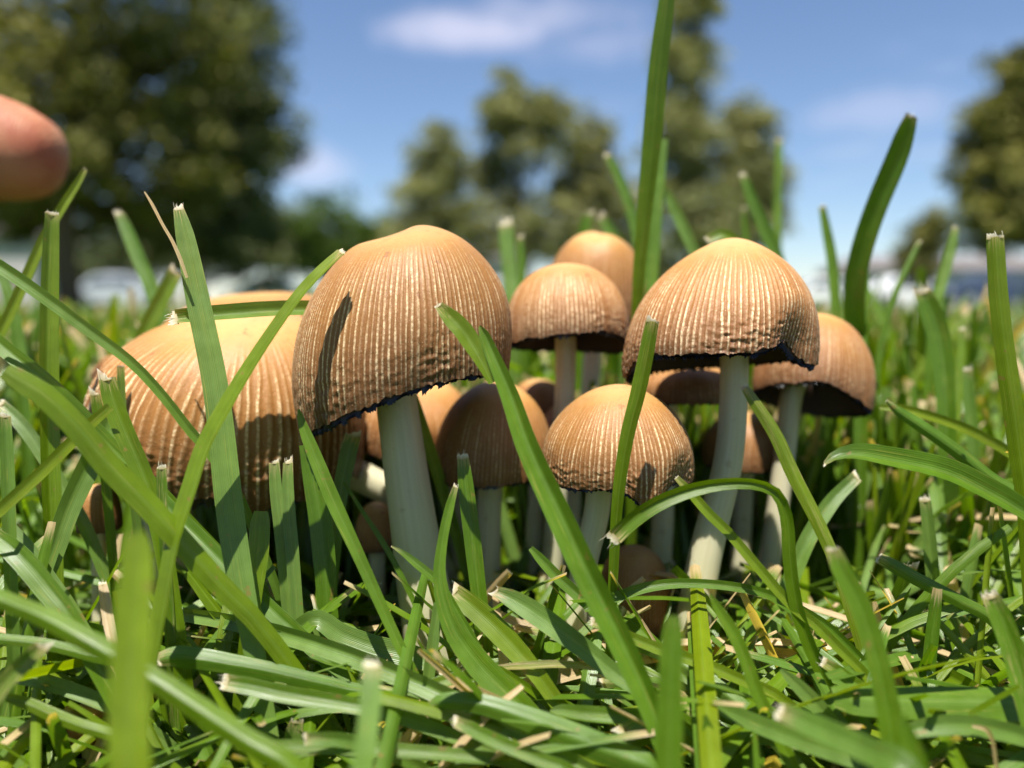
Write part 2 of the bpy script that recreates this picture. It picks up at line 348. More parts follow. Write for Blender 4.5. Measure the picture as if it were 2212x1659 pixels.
# ------------------------------------------------------------------ mushrooms
def gauss(th, t0, w):
    d = (th-t0+math.pi) % (2*math.pi) - math.pi
    return np.exp(-(d/w)**2)
def make_mushroom(label, c, Rpx, Hpx, stem, tilt=0, fb=0, rim=0, a=1.0, b=1.0, phimax=100, wob=.05, N=76, ridge=.008, crumple=.016,
                  dents=(), lobes=(), umbo=0.0, seed=0, res=1.0, apex=0.0, dips=(), streak=1.0, group=None, torn=0.0):
    N = int(N*1.45); torn = torn + .035
    u, v, D = c; R = Rpx/FPX*D; H = Hpx/FPX*D
    O = P(u, v, D)
    # stem points (u, v, width px, D)
    sp = [np.r_[P(q[0], q[1], q[3] if len(q) > 3 else D), q[2]/FPX*(q[3] if len(q) > 3 else D)/2] for q in stem]
    last, prev = sp[-1], sp[-2]
    if last[2] > -.002:
        dxy = (last[:2]-prev[:2])/max(1e-6, abs(prev[2]-last[2])); k = last[2]+.004
        lim = np.clip(dxy*k, -.012, .012)
        sp.append(np.r_[last[:2]+lim, -.004, last[3]*1.08])
    sp = np.array(sp); root = sp[-1, :3].copy(); root[2] = 0
    e = empty('mushroom', root, label, 'mushroom', group)
    # cap frame
    Z = np.array([math.sin(R_(tilt)), -math.sin(R_(fb)), 1.0]); Z /= np.linalg.norm(Z)
    X = np.array([1.0, 0, 0]); X = X - Z*(X@Z); X /= np.linalg.norm(X); Y = np.cross(Z, X)
    nt, nth = int(120*res), int(560*res)
    def surf(s, th, detail=True):
        phi = s*R_(phimax)
        r = R*np.sin(phi)**a
        cz = (np.cos(phi)-math.cos(R_(phimax)))/(1-math.cos(R_(phimax)))
        z = H*np.maximum(cz, 0)**b
        z = z + umbo*R*np.exp(-(r/(.30*R))**2)
        ct, sn = np.cos(th), np.sin(th)
        r = r*(1+wob*fbm(ct*1.2+seed*3.7, sn*1.2, s*1.4+seed, 2))
        z = z + wob*H*.45*fbm(ct*r/R*1.4+seed*1.9, sn*r/R*1.4, seed*2.2, 2)
        for (t0, w, dep, s0) in dents:
            g = gauss(th, R_(t0), R_(w)); r = r*(1-dep*g*sstep(s0, 1.0, s)); 
        for (t0, w, am) in lobes: z = z - am*H*gauss(th, R_(t0), R_(w))*s**4
        z = z + math.tan(R_(rim))*r*ct*s**2
        ph = N*th + 3.2*fbm(ct*5+seed, sn*5, s*2.2, 2) + .95*fbm(ct*15, sn*15, s*8+seed, 2)
        w = np.cos(ph)
        amp = sstep(.16, .62, s)
        idx = np.floor(ph/(2*math.pi)+.5).astype(np.int64) % N
        h1 = hash3(idx, idx*7+3, idx*0+int(seed)); h2 = hash3(idx*3+1, idx*5, idx*0+int(seed)+9)
        amp = sstep(.22, .52, s-.16*h2)
        st = np.clip((w-.12-.45*h1)/(.70-.35*h1), 0, 1)**.9*amp*(.30+.70*sstep(.08, .6, h2))
        # lines start at different heights and break up
        st = st*sstep(-.45, .35, fbm(ct*13+7, sn*13+seed, s*3.4, 2)+ (s-.32)*1.1)
        st = st*sstep(-.75, .05, fbm(ct*30+3, sn*30, s*26+seed, 2)+.25)
        if detail:
            r = r + R*ridge*amp*(w*.6+.2)
            cr = sstep(.74, .93, s)*(.35+.65*sstep(-.2, .3, fbm(ct*2.3+seed, sn*2.3, 5.5, 2)))
            r = r + R*crumple*cr*(fbm(ct*15+seed, sn*15, s*62, 3)*1.15+.40*fbm(ct*46, sn*46+seed, s*95, 2))
            z = z + R*.030*sstep(.95, 1.0, s)*fbm(ct*22, sn*22+seed, 2.0, 3)
            z = z + R*torn*sstep(.85, 1.0, s)*fbm(ct*6, sn*6+seed, 9.0, 3)
        return r, z, np.broadcast_to(st, np.broadcast(s, th).shape)
    s = np.linspace(.004, 1, nt)[:, None]; th = np.linspace(0, 2*math.pi, nth, endpoint=False)[None]
    def to_local(r, z, th):
        x, y = r*np.cos(th), r*np.sin(th)
        for (x0, y0, rad, dep) in dips: z = z - dep*H*np.exp(-((x/R-x0)**2+(y/R-y0)**2)/rad**2)
        x = x + apex*R*np.maximum(z/H, 0)**1.5
        return (O-root) + x[..., None]*X + y[..., None]*Y + z[..., None]*Z
    r, z, st = surf(s, th)
    V = to_local(r, z, th).reshape(-1, 3)
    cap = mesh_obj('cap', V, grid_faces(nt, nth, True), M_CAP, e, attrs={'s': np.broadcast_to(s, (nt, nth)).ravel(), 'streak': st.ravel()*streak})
    # gills: a pleated lining that ends in a dark frill below the margin
    ng = int(N*2); sg = np.r_[1.012, 1.0, np.linspace(.985, .22, 14)][:, None]; tg = np.linspace(0, 2*math.pi, ng*2, endpoint=False)[None]
    rg, zg, _ = surf(np.minimum(sg, 1.0), tg, False)
    zig = (np.arange(ng*2) % 2)[None].astype(float)
    jit = .5+.9*np.abs(fbm(np.cos(tg)*20+seed, np.sin(tg)*20, 1.0, 2))
    depth = .16*np.sin(np.clip((1.02-sg)/.8, 0, 1)*math.pi)**.7 + .035
    rg = rg*(.975-depth*zig) ; zg = zg - .05*H*sstep(1.0, .7, sg)*(1-zig*.6) - .012*H
    rimrow = (sg > 1.0)
    zg = zg - rimrow*R*.050*(jit-.42)*(1+.9*zig); rg = rg*(1+rimrow*.012*zig)
    gl = mesh_obj('gills', to_local(rg, zg, tg).reshape(-1, 3), grid_faces(len(sg), ng*2, True), M_GILL, cap,
                  attrs={'edge': np.broadcast_to(sstep(.985, 1.0, sg), rg.shape).ravel()}, smooth=False)
    # stem
    top = sp[0].copy(); ap = O + Z*H*.55; sp = np.vstack([np.r_[ap, sp[0, 3]*.9], sp])
    pth = catmull(sp, 48)
    sv, sf, suv = tube(pth[:, :3]-root, pth[:, 3], 40, .05, seed)
    mesh_obj('stem', sv, sf, M_STEM, e, uv=suv)
    return e
MUSH = [
 dict(label='tall foremost mushroom with orange brown bell cap, black frilled margin and thick pale stem', c=(876, 852, .1150), Rpx=228, Hpx=352, stem=[(852, 800, 86), (868, 950, 92), (893, 1130, 100), (918, 1290, 112), (938, 1430, 116)],
      tilt=-3, fb=0, rim=13, a=.93, b=.92, phimax=101, wob=.065, N=86, crumple=.014, lobes=[(-150, 22, .04), (-75, 34, -.05), (-5, 14, .05)], apex=.13, dips=[(-.20, -.10, .18, .060), (-.50, 0, .25, -.03), (.10, 0, .30, -.005), (-.1, -.45, .2, .02)], seed=3.0, res=1.25, dents=[(128, 30, .08, .0)]),
 dict(label='broad drooping mushroom cap with long cracks and pale streaks, crossed by grass blades', c=(500, 945, .1340), Rpx=278, Hpx=282, stem=[(540, 930, 70, .134), (690, 985, 68, .137), (790, 1035, 66, .138), (880, 1090, 66, .139), (930, 1200, 70, .14)],
      tilt=4, fb=13, rim=-10, a=1.02, b=.84, phimax=97, wob=.10, N=56, crumple=.024, lobes=[(-100, 26, .08), (-60, 18, .06), (-150, 24, -.07), (-125, 9, -.05)], dents=[(-118, 7, .05, .3), (-80, 5, .05, .45), (-140, 6, .05, .35)], seed=8.0, res=1.15, streak=.95, apex=.14, torn=.05),
 dict(label='wide brown mushroom cap whose crown shows just over the broad drooping cap', c=(560, 770, .1580), Rpx=205, Hpx=138, stem=[(560, 760, 60), (590, 900, 60), (640, 1050, 62)], tilt=-5, fb=0, a=.9, b=.8, wob=.07, N=60, seed=10.0, res=.7, streak=.5),
 dict(label='small tan mushroom with even pale stripes and slim stem, between the two tall striped caps', c=(1222, 742, .1350), Rpx=134, Hpx=172, stem=[(1222, 720, 46), (1221, 820, 44), (1215, 930, 44), (1200, 1120, 46), (1190, 1250, 48)],
      tilt=0, fb=-10, a=.90, b=.95, wob=.04, N=66, seed=12.0, res=.85, lobes=[(-60, 30, -.06), (20, 30, .08), (-160, 20, .05)]),
 dict(label='rearmost mushroom with smooth pale orange dome, peeking over the small striped cap', c=(1284, 705, .1640), Rpx=106, Hpx=198, stem=[(1284, 690, 40), (1275, 850, 40), (1265, 1000, 42)],
      tilt=2, fb=0, a=.72, b=.85, wob=.09, N=50, seed=15.0, res=.6, streak=.4, umbo=.02),
 dict(label='large conical brown mushroom with wavy torn margin and long curved pale stem', c=(1553, 782, .1185), Rpx=203, Hpx=258, stem=[(1583, 740, 60), (1584, 880, 60), (1570, 1010, 62), (1530, 1170, 70), (1500, 1330, 76), (1494, 1430, 78)],
      tilt=0, fb=-7, rim=3, a=1.08, b=1.02, phimax=96, wob=.045, N=74, crumple=.017, umbo=.06, apex=.14, seed=21.0, res=1.15, dents=[(-52, 20, .15, .66), (-130, 30, -.03, .5)], lobes=[(-95, 18, -.03), (-62, 14, -.10), (-25, 22, .08), (180, 18, .10), (-140, 30, -.06)]),
 dict(label='tilted tan mushroom showing black gills, behind the conical brown cap', c=(1750, 866, .1400), Rpx=125, Hpx=192, stem=[(1712, 850, 46), (1695, 990, 44), (1668, 1180, 46), (1645, 1330, 48)],
      tilt=9, fb=-17, rim=-4, a=.86, b=.95, wob=.05, N=60, seed=26.0, res=.8, streak=.45, lobes=[(-100, 26, -.08), (-40, 22, .03)]),
 dict(label='low mushroom half in the shadow of the tall bell cap, with narrow tan dome', c=(1064, 1026, .1310), Rpx=126, Hpx=204, stem=[(1062, 1000, 54), (1056, 1120, 54), (1048, 1280, 58), (1040, 1390, 60)],
      tilt=4, fb=-2, a=.98, b=.98, wob=.05, N=66, seed=31.0, res=.8, streak=.55, lobes=[(-130, 30, .05), (-50, 24, -.06)]),
 dict(label='low sunlit tan mushroom with bright white stripes and crumpled right margin, in front', c=(1334, 1030, .1150), Rpx=162, Hpx=200, stem=[(1302, 1010, 58), (1288, 1110, 56), (1262, 1220, 54), (1240, 1340, 54), (1230, 1430, 56)],
      tilt=0, fb=0, a=1.06, b=1.0, phimax=96, wob=.055, N=70, crumple=.024, seed=38.0, res=1.0, dents=[(-40, 20, .10, .72)], lobes=[(-75, 13, .14), (-105, 20, -.03), (-45, 14, -.05)]),
 dict(label='little shaded mushroom button squeezed between the two low striped caps', c=(1162, 905, .1520), Rpx=62, Hpx=88, stem=[(1162, 890, 34), (1160, 1000, 34), (1155, 1150, 36)], a=.85, b=.9, N=40, seed=41.0, res=.5, streak=.2),
 dict(label='pale mushroom cap with dark underside tucked beneath the conical brown cap', c=(1478, 868, .1420), Rpx=128, Hpx=82, stem=[(1445, 850, 44), (1440, 980, 44), (1432, 1120, 46), (1425, 1250, 48)], fb=-6, a=.85, b=.8, N=60, seed=45.0, res=.6, streak=.3, wob=.06),
 dict(label='shaded brown mushroom cap half hidden behind the thick pale stem', c=(870, 948, .1500), Rpx=150, Hpx=140, stem=[(860, 930, 50), (880, 1050, 50), (905, 1200, 54)], tilt=8, fb=6, a=.85, b=.85, N=60, seed=49.0, res=.6, streak=.4, wob=.08),
 dict(label='dark orange mushroom button low among the stems in deep shade', c=(1368, 1345, .1230), Rpx=78, Hpx=170, stem=[(1368, 1330, 50), (1368, 1380, 50), (1368, 1430, 50)], a=.8, b=.85, N=44, seed=53.0, res=.5, streak=.3),
 dict(label='small round tan button beside the foot of the thick pale stem', c=(815, 1180, .1330), Rpx=46, Hpx=96, stem=[(815, 1160, 34), (815, 1250, 34), (815, 1300, 36)], a=.8, b=.85, N=40, seed=57.0, res=.4, streak=.2),
 dict(label='curled up edge of a brown mushroom cap behind the broad drooping cap', c=(268, 838, .1400), Rpx=66, Hpx=70, stem=[(285, 850, 40), (300, 950, 40), (320, 1060, 42)], tilt=24, fb=-8, a=.8, b=.8, N=44, seed=61.0, res=.5, streak=.3, wob=.14, torn=.12),
 dict(label='orange mushroom button low in the grass below the broad drooping cap', c=(215, 1140, .1220), Rpx=46, Hpx=96, stem=[(212, 1110, 30), (214, 1200, 30), (216, 1300, 32)], a=.8, b=.85, N=40, seed=65.0, res=.4, streak=.2),
 dict(label='pinkish mushroom button lying deep in the thatch beside a blurred blade', c=(196, 1590, .0990), Rpx=52, Hpx=72, stem=[(196, 1550, 34), (196, 1580, 34), (196, 1600, 34)], a=.8, b=.85, N=40, seed=69.0, res=.4, streak=.15),
 dict(label='added tan mushroom cap that shades the gap behind the low sunlit mushroom', c=(1240, 985, .1480), Rpx=88, Hpx=120, stem=[(1240, 970, 42), (1236, 1060, 42), (1230, 1180, 44)], a=.85, b=.9, N=44, seed=77.0, res=.5, streak=.3),  # added rear cap, blocks view and light between the stems
 dict(label='added brown mushroom cap that shades the gap behind the curved pale stem', c=(1610, 1000, .1500), Rpx=92, Hpx=110, stem=[(1610, 990, 42), (1606, 1060, 42), (1600, 1180, 44)], a=.85, b=.9, N=44, seed=81.0, res=.5, streak=.3),  # another added cap, keeps the gap by the curved stem dark
 dict(label='added shading mushroom cap low between the thick pale stem and the low shaded dome', c=(985, 1010, .1520), Rpx=80, Hpx=105, stem=[(985, 1000, 40), (985, 1060, 40), (985, 1180, 42)], a=.85, b=.9, N=44, seed=85.0, res=.5, streak=.3),  # added likewise, to shade the gap by the thick stem
]
for k in MUSH: make_mushroom(group='cluster of mushrooms in the lawn', **k)

# ------------------------------------------------------------------ grass blades traced one by one
GROUP_B = 'grass blades around the mushrooms'
def blade_mesh(pts, fold, roll, tint, dry0, tipstyle, nseg=36, across=7, seed=0, twist=0.0):
    """pts: (n,4) world x,y,z,width from tip to root. returns verts, faces, uv, attrs, tip frame"""
    c = catmull(pts, nseg); p, w = c[:, :3], np.maximum(c[:, 3], 1e-5)
    T = np.gradient(p, axis=0); T /= np.linalg.norm(T, axis=1)[:, None]
    Vw = CAMP - p; Vw /= np.linalg.norm(Vw, axis=1)[:, None]
    W = np.cross(T, Vw); W /= np.linalg.norm(W, axis=1)[:, None]
    for i in range(1, nseg):
        if W[i] @ W[i-1] < 0: W[i] = -W[i]
    Nn = np.cross(W, T); Nn *= np.sign((Nn*Vw).sum(1))[:, None]
    ang = R_(roll) + R_(twist)*np.linspace(0, 1, nseg)
    Wr = W*np.cos(ang)[:, None] + Nn*np.sin(ang)[:, None]; Nr = -W*np.sin(ang)[:, None] + Nn*np.cos(ang)[:, None]
    w = w/np.maximum(np.abs(np.cos(ang)), .5)
    x = np.linspace(-1, 1, across)
    wob = 1+.05*vnoise(np.linspace(0, 9, nseg)[:, None]+seed*1.3, np.sign(x)[None]*2.0, 0.5)
    off = fold*(np.abs(x)-.5)
    ripple = .035*vnoise(np.linspace(0, 6, nseg)[:, None], x[None]*1.5+seed, .2)
    V = p[:, None] + Wr[:, None]*(x[None]*wob)[..., None]*(w/2)[:, None, None] + Nr[:, None]*((off[None]+ripple)*(w/2)[:, None])[..., None]
    uv = np.stack(np.broadcast_arrays((x[None]+1)/2, np.linspace(1, 0, nseg)[:, None]), -1).reshape(-1, 2)
    L = np.r_[0, np.cumsum(np.linalg.norm(np.diff(p, axis=0), axis=1))]
    tipd = (1-sstep(0, .0035, L))*(.45 if tipstyle in ('cut', 'fray') else .25)
    dry = np.broadcast_to(np.maximum(dry0, tipd)[:, None] if np.ndim(dry0) else np.maximum(tipd, dry0)[:, None], (nseg, across)).ravel()
    return V.reshape(-1, 3), grid_faces(nseg, across), uv, {'tint': tint, 'dry': dry}, (p[0], -T[0], Wr[0], Nr[0], w[0])
def tip_mesh(fr, style, seed):
    """the dried torn end: a ragged strip that closes the blade, with loose fibres when frayed"""
    p, T, W, Nn, w = fr; rg = np.random.default_rng(seed)
    n = 14; xs = np.linspace(-.5, .5, n+1); xs[1:-1] += (rg.random(n-1)-.5)*.035
    slope = rg.normal()*.5; base = w*(.12 if style == 'cut' else .26)
    hh = base*(.6+.7*rg.random(n+1)) + w*slope*xs + w*(.10 if style == 'cut' else .22)*np.abs(fbm(xs*7+seed, 0.3, seed*.7, 2)) + w*.12*rg.random(n+1)**4
    hh = np.maximum(hh, w*.03); lift = w*.10*fbm(xs*3+seed*2.1, .7, .1, 2)
    rows = [(-.10*w*np.ones(n+1), 0*xs, 0.0), (hh*.5, lift*.4, .5), (hh, lift, 1.0)]
    V = np.vstack([p+W*(xs*w*(1-.04*k))[:, None]+T*r[:, None]+Nn*(l+w*.004)[:, None] for k, (r, l, _) in enumerate(rows)])
    uv = np.vstack([np.c_[xs+.5, np.full(n+1, t)] for _, _, t in rows]); F = [tuple(q) for q in grid_faces(3, n+1)]
    vs_, uvs = list(V), list(uv)
    for q in range(2 if style == 'cut' else 6):
        x0 = (rg.random()-.5)*.9*w; L = base+w*(.15+.5*rg.random())*(.5 if style == 'cut' else 1); ww = w*.018; b = (rg.random()-.5)*w*.35; lf = rg.normal()*w*.18; k = len(vs_)
        vs_ += [p+W*(x0-ww), p+W*(x0+ww), p+W*(x0+b*.35+ww)+T*L*.6+Nn*lf*.4, p+W*(x0+b*.35-ww)+T*L*.6+Nn*lf*.4, p+W*(x0+b)+T*L+Nn*lf]
        uvs += [(.5, .2), (.5, .2), (.5, .8), (.5, .8), (.5, 1)]; F += [(k, k+1, k+2, k+3), (k+3, k+2, k+4)]
    return np.array(vs_), F, np.array(uvs)
BN = [0]
def add_blade(label, pts, d, tint=.5, fold=.35, roll=0, tip='cut', dry=0.0, group=GROUP_B, name='grass_blade', root=True, world=None, cat='grass blade', nseg=36, twist=0):
    """pts in picture pixels (u, v, width) from tip to root, d = (distance at tip, at root)"""
    BN[0] += 1; sd = BN[0]
    if world is None:
        n = len(pts); acc = np.r_[0, np.cumsum([math.hypot(pts[i+1][0]-pts[i][0], pts[i+1][1]-pts[i][1]) for i in range(n-1)])]; acc /= acc[-1]
        w3 = [np.r_[P(q[0], q[1], d[0]+(d[1]-d[0])*t), q[2]/FPX*(d[0]+(d[1]-d[0])*t)] for q, t in zip(pts, acc)]
        for q in w3: q[2] = max(q[2], .0015)
        if root:
            l, pr = w3[-1], w3[-2]
            dv = l[:3]-pr[:3]; hd = dv[:2]/max(1e-6, np.linalg.norm(dv)); dz = l[2]+.003
            if dz > .006: w3.append(np.r_[l[:2]+hd*min(dz*.5, .012), l[2]*.45, l[3]*.95])
            w3.append(np.r_[l[:2]+hd*min(dz*.8, .02), -.003, l[3]*.8])
        w3 = np.array(w3)
    else: w3 = np.asarray(world)
    V, F, uv, at, fr = blade_mesh(w3, fold, roll, tint, dry, tip, seed=sd, nseg=nseg, twist=twist)
    org = w3[-1, :3].copy(); org[2] = max(org[2], 0)
    o = mesh_obj(name, V-org, F, M_GRASS, None, uv, at, loc=org)
    tag(o, label, cat, group)
    if tip in ('cut', 'fray'):
        v, f, u = tip_mesh(fr, tip, sd)
        mesh_obj('frayed_tip' if tip == 'fray' else 'dry_tip', v-org, f, M_STRAW, o, u)
    return o
B = add_blade
# left side
B('tall upright yellow green blade with square straw coloured cut tip, beside the pink finger', [(112, 462, 27), (108, 560, 33), (105, 700, 36), (105, 830, 37), (108, 1000, 37), (112, 1110, 36), (118, 1280, 34)], (.112, .106), .72, .45, 18, 'cut')
tall = B('tall pale grey green blade with split brown edged tip standing before the broad drooping cap', [(386, 452, 22), (400, 510, 38), (428, 650, 48), (465, 830, 52), (497, 1106, 57), (523, 1273, 53), (550, 1406, 45), (582, 1600, 42)], (.1045, .092), .05, .10, 0, 'fray')
B('dry hair thin fibre splitting off the tall pale grey green blade', [(312, 414, 3), (328, 440, 6), (352, 486, 6), (372, 520, 7), (388, 556, 8), (404, 600, 6)], (.101, .1005), .3, .2, 0, 'point', .85, root=False)
B('bright green blade bowing right, its tip touching the side of the tall bell cap', [(738, 545, 16), (700, 580, 20), (650, 634, 22), (567, 752, 25), (493, 873, 30), (443, 966, 32), (415, 1050, 33), (392, 1120, 33), (372, 1190, 30)], (.0990, .089), .8, .35, -60, 'cut')
B('slim dark green blade slanting down across the broad drooping cap from the left', [(-60, 545, 26), (0, 576, 28), (93, 640, 27), (187, 710, 25), (283, 782, 22), (350, 853, 21), (410, 930, 21), (445, 970, 20), (520, 1080, 20)], (.100, .106), .2, .5, 0, 'point')
B('thick blunt ended blade slanting down to the right, in front of a thinner parallel blade', [(10, 800, 34), (40, 818, 46), (100, 856, 50), (173, 928, 52), (233, 1003, 54), (317, 1088, 52), (400, 1180, 50), (480, 1268, 46), (560, 1350, 42)], (.084, .093), .78, -.3, 15, 'point')
B('long shaded blade lying parallel behind the thick blunt ended blade', [(-30, 715, 30), (0, 745, 34), (83, 813, 38), (167, 893, 40), (233, 963, 40), (320, 1045, 40), (420, 1150, 40), (520, 1253, 40), (640, 1370, 36)], (.106, .104), .5, .5, 0, 'point')
B('narrow yellow green blade rising to the right behind the upright dark cut blade', [(238, 878, 20), (187, 923, 25), (133, 976, 26), (83, 1026, 26), (0, 1102, 26), (-60, 1160, 26)], (.098, .092), .98, .3, 0, 'point')
B('upright dark green blade with jagged brown tip before the left rim of the broad cap', [(232, 818, 34), (245, 870, 40), (270, 935, 42), (298, 1000, 42), (322, 1060, 40), (345, 1140, 38), (360, 1220, 36)], (.100, .098), .7, .5, -12, 'cut')
B('short pale blade stub behind the upright dark cut blade', [(261, 792, 15), (262, 860, 18), (268, 940, 18), (280, 1010, 18)], (.112, .112), .1, .3, 0, 'cut')
B('wide grey green blade leaning right at the left edge of the broad drooping cap', [(240, 905, 40), (215, 960, 44), (185, 1020, 46), (150, 1095, 45), (115, 1195, 42), (85, 1275, 38)], (.110, .102), .08, .4, 8, 'point')
B('pale blade with whitened tip slanting behind the tall straw tipped blade', [(2, 874, 24), (45, 916, 28), (100, 994, 28), (140, 1060, 28), (190, 1150, 26)], (.118, .115), .1, .4, 0, 'fray')
B('folded blade lying level over the top of the broad drooping cap', [(380, 686, 30), (430, 681, 32), (500, 675, 33), (580, 669, 33), (655, 667, 32), (740, 672, 30), (820, 700, 28)], (.104, .118), .15, .75, 25, 'fray')
B('shredded straw blade stump at the left rim of the broad drooping cap', [(205, 852, 20), (214, 900, 24), (218, 940, 22), (226, 1010, 20)], (.112, .112), .5, .3, 0, 'fray', .2)
B('short stub with straw tip standing below the broad drooping cap', [(349, 1012, 20), (350, 1060, 22), (352, 1120, 22), (356, 1180, 22)], (.099, .098), .4, .5, 0, 'fray', .3)
B('grey green blade split down the middle below the broad drooping cap', [(592, 1000, 22), (596, 1060, 26), (604, 1130, 27), (612, 1200, 28)], (.106, .104), .02, .4, 0, 'cut')
B('brown edged twin half of the split grey green blade', [(622, 1000, 20), (622, 1060, 25), (626, 1130, 28), (632, 1200, 28)], (.1065, .104), .02, .4, 0, 'fray', .1)
B('pointed blade rising to the left rim of the tall bell cap', [(645, 884, 5), (652, 912, 18), (672, 965, 28), (720, 1082, 32), (770, 1190, 27), (815, 1290, 25), (862, 1392, 23), (910, 1490, 22), (955, 1590, 22)], (.101, .092), .55, .35, 0, 'point')
B('wide dark blade in shade behind the pointed blade under the tall bell cap', [(664, 960, 34), (676, 1030, 42), (690, 1110, 48), (700, 1200, 48), (706, 1290, 44)], (.110, .108), .35, .4, 0, 'point')
B('short saw edged blade beneath the overhang of the tall bell cap', [(762, 940, 34), (750, 990, 36), (738, 1050, 34), (728, 1120, 32)], (.116, .114), .5, .5, 0, 'cut')
B('dark thread thin blade hanging down behind the pointed blade', [(742, 1040, 6), (780, 1100, 9), (826, 1170, 12), (870, 1250, 12)], (.112, .110), .4, .2, 0, 'point')
B('blurred green blade with pale tip standing left behind the broad cap', [(258, 462, 18), (275, 500, 26), (300, 560, 28), (330, 630, 30), (352, 720, 30)], (.165, .16), .3, .4, 0, 'fray')
B('blurred yellow green blade leaning right behind the broad cap', [(378, 588, 28), (360, 625, 32), (330, 680, 32), (300, 750, 32), (276, 830, 32)], (.150, .145), .7, .3, 0, 'cut')
B('thin bright blade leaning right below the pink finger', [(184, 366, 9), (165, 398, 15), (135, 445, 18), (92, 520, 20), (45, 625, 22), (0, 720, 22), (-40, 800, 22)], (.128, .12), .9, .4, 0, 'cut')
B('soft dark blade at the far left behind the tall straw tipped blade', [(-10, 560, 18), (20, 640, 24), (40, 740, 26), (50, 860, 26)], (.16, .155), .4, .4, 0, 'cut')
# lower left
B('very blurred wide upright blade close to the lens', [(291, 1150, 36), (296, 1200, 62), (290, 1300, 72), (282, 1420, 74), (278, 1540, 78), (280, 1670, 84)], (.062, .057), .92, .25, 0, 'point')
B('thick round pale green stalk slanting down to the right, out of focus', [(-40, 1275, 36), (0, 1294, 38), (100, 1335, 42), (217, 1400, 44), (333, 1468, 46), (433, 1534, 50), (533, 1600, 50), (640, 1668, 50)], (.076, .070), .65, -.95, 0, 'point', .12)
B('dark green narrow blade passing under the thick round stalk', [(-30, 1374, 20), (0, 1380, 22), (100, 1392, 24), (200, 1418, 24), (300, 1450, 24)], (.090, .092), .6, -.5, 0, 'point')
B('stub with torn orange straw tip at the lower left', [(88, 1398, 30), (62, 1424, 36), (32, 1452, 38), (-8, 1496, 38)], (.080, .078), .5, .4, 0, 'fray', .35)
B('grey green blade lying level left of the very blurred blade', [(38, 1464, 26), (80, 1470, 30), (133, 1484, 31), (213, 1514, 30), (300, 1560, 28)], (.093, .094), .05, .3, 0, 'point')
B('bright edged blade slanting low at the lower left corner', [(14, 1506, 18), (60, 1520, 25), (110, 1542, 27), (170, 1566, 27), (250, 1590, 24), (320, 1620, 22)], (.088, .089), .75, -.6, 0, 'point')
B('broad orange straw blade standing behind the very blurred blade', [(222, 1262, 16), (228, 1300, 22), (236, 1350, 22), (248, 1410, 18)], (.097, .093), .5, .3, 0, 'fray', .95)
B('curled beige dead leaf at the left, above the thick round stalk', [(104, 1280, 14), (118, 1304, 28), (140, 1330, 32), (168, 1356, 24), (200, 1390, 16)], (.098, .096), .5, .9, 20, 'point', .95)
B('short rounded yellow green blade beside the tall pale grey green blade', [(564, 1104, 28), (562, 1130, 40), (558, 1190, 43), (552, 1240, 42), (546, 1290, 38)], (.101, .099), .75, .25, 0, 'point')
B('long blade slanting down right past the tall pale grey green blade', [(330, 1060, 30), (370, 1106, 36), (433, 1168, 38), (517, 1254, 38), (590, 1322, 36), (667, 1392, 34), (733, 1452, 30), (800, 1510, 28)], (.105, .097), .35, .45, 0, 'point')
B('ridged dark green blade lying across with white frayed tip, below the tall pale blade', [(345, 1424, 30), (377, 1418, 44), (440, 1424, 45), (500, 1434, 43), (570, 1446, 38), (640, 1462, 34), (735, 1484, 30), (850, 1516, 28)], (.092, .094), .3, -.55, 0, 'fray')
B('light green blade with brown scarred edge lying across the bottom thatch', [(490, 1474, 34), (540, 1482, 37), (600, 1496, 38), (735, 1519, 35), (840, 1540, 33), (940, 1575, 30), (1040, 1614, 28), (1130, 1652, 26)], (.089, .087), .55, .35, 0, 'fray', .12)
B('narrow light blade lying level along the bottom, left of centre', [(560, 1612, 18), (600, 1612, 27), (735, 1615, 29), (870, 1621, 29), (1004, 1633, 27), (1110, 1652, 24)], (.084, .085), .6, .2, 0, 'point')
B('wide sunlit grey green blade lying at the foot of the thick pale stem', [(948, 1440, 30), (890, 1418, 48), (810, 1398, 48), (740, 1372, 44), (670, 1340, 40)], (.100, .101), .06, .25, 0, 'cut')
B('blurred pale thin blade with whitish tip close to the lens, bottom centre left', [(803, 1440, 36), (802, 1490, 44), (796, 1560, 45), (786, 1640, 48), (780, 1690, 48)], (.070, .061), .15, .2, 0, 'fray', .15)
B('pale green blade standing short in the thatch below the ridged blade', [(640, 1560, 30), (634, 1590, 38), (630, 1640, 40), (628, 1690, 40)], (.092, .092), .1, .4, 0, 'cut')
B('upright narrow stub at the left edge of the picture thatch', [(12, 900, 20), (14, 960, 24), (18, 1050, 26), (20, 1140, 26)], (.10, .098), .15, .4, 0, 'fray')
B('grey blade lying below the wide leaning blade at the left', [(20, 1140, 26), (60, 1190, 36), (100, 1250, 38), (150, 1320, 38)], (.102, .10), .05, .3, 0, 'point')
B('dark broad blade in shade at the left, crossing the wide leaning blade', [(-20, 1150, 30), (40, 1200, 44), (100, 1270, 46), (160, 1350, 40)], (.096, .093), .5, .5, 0, 'cut')
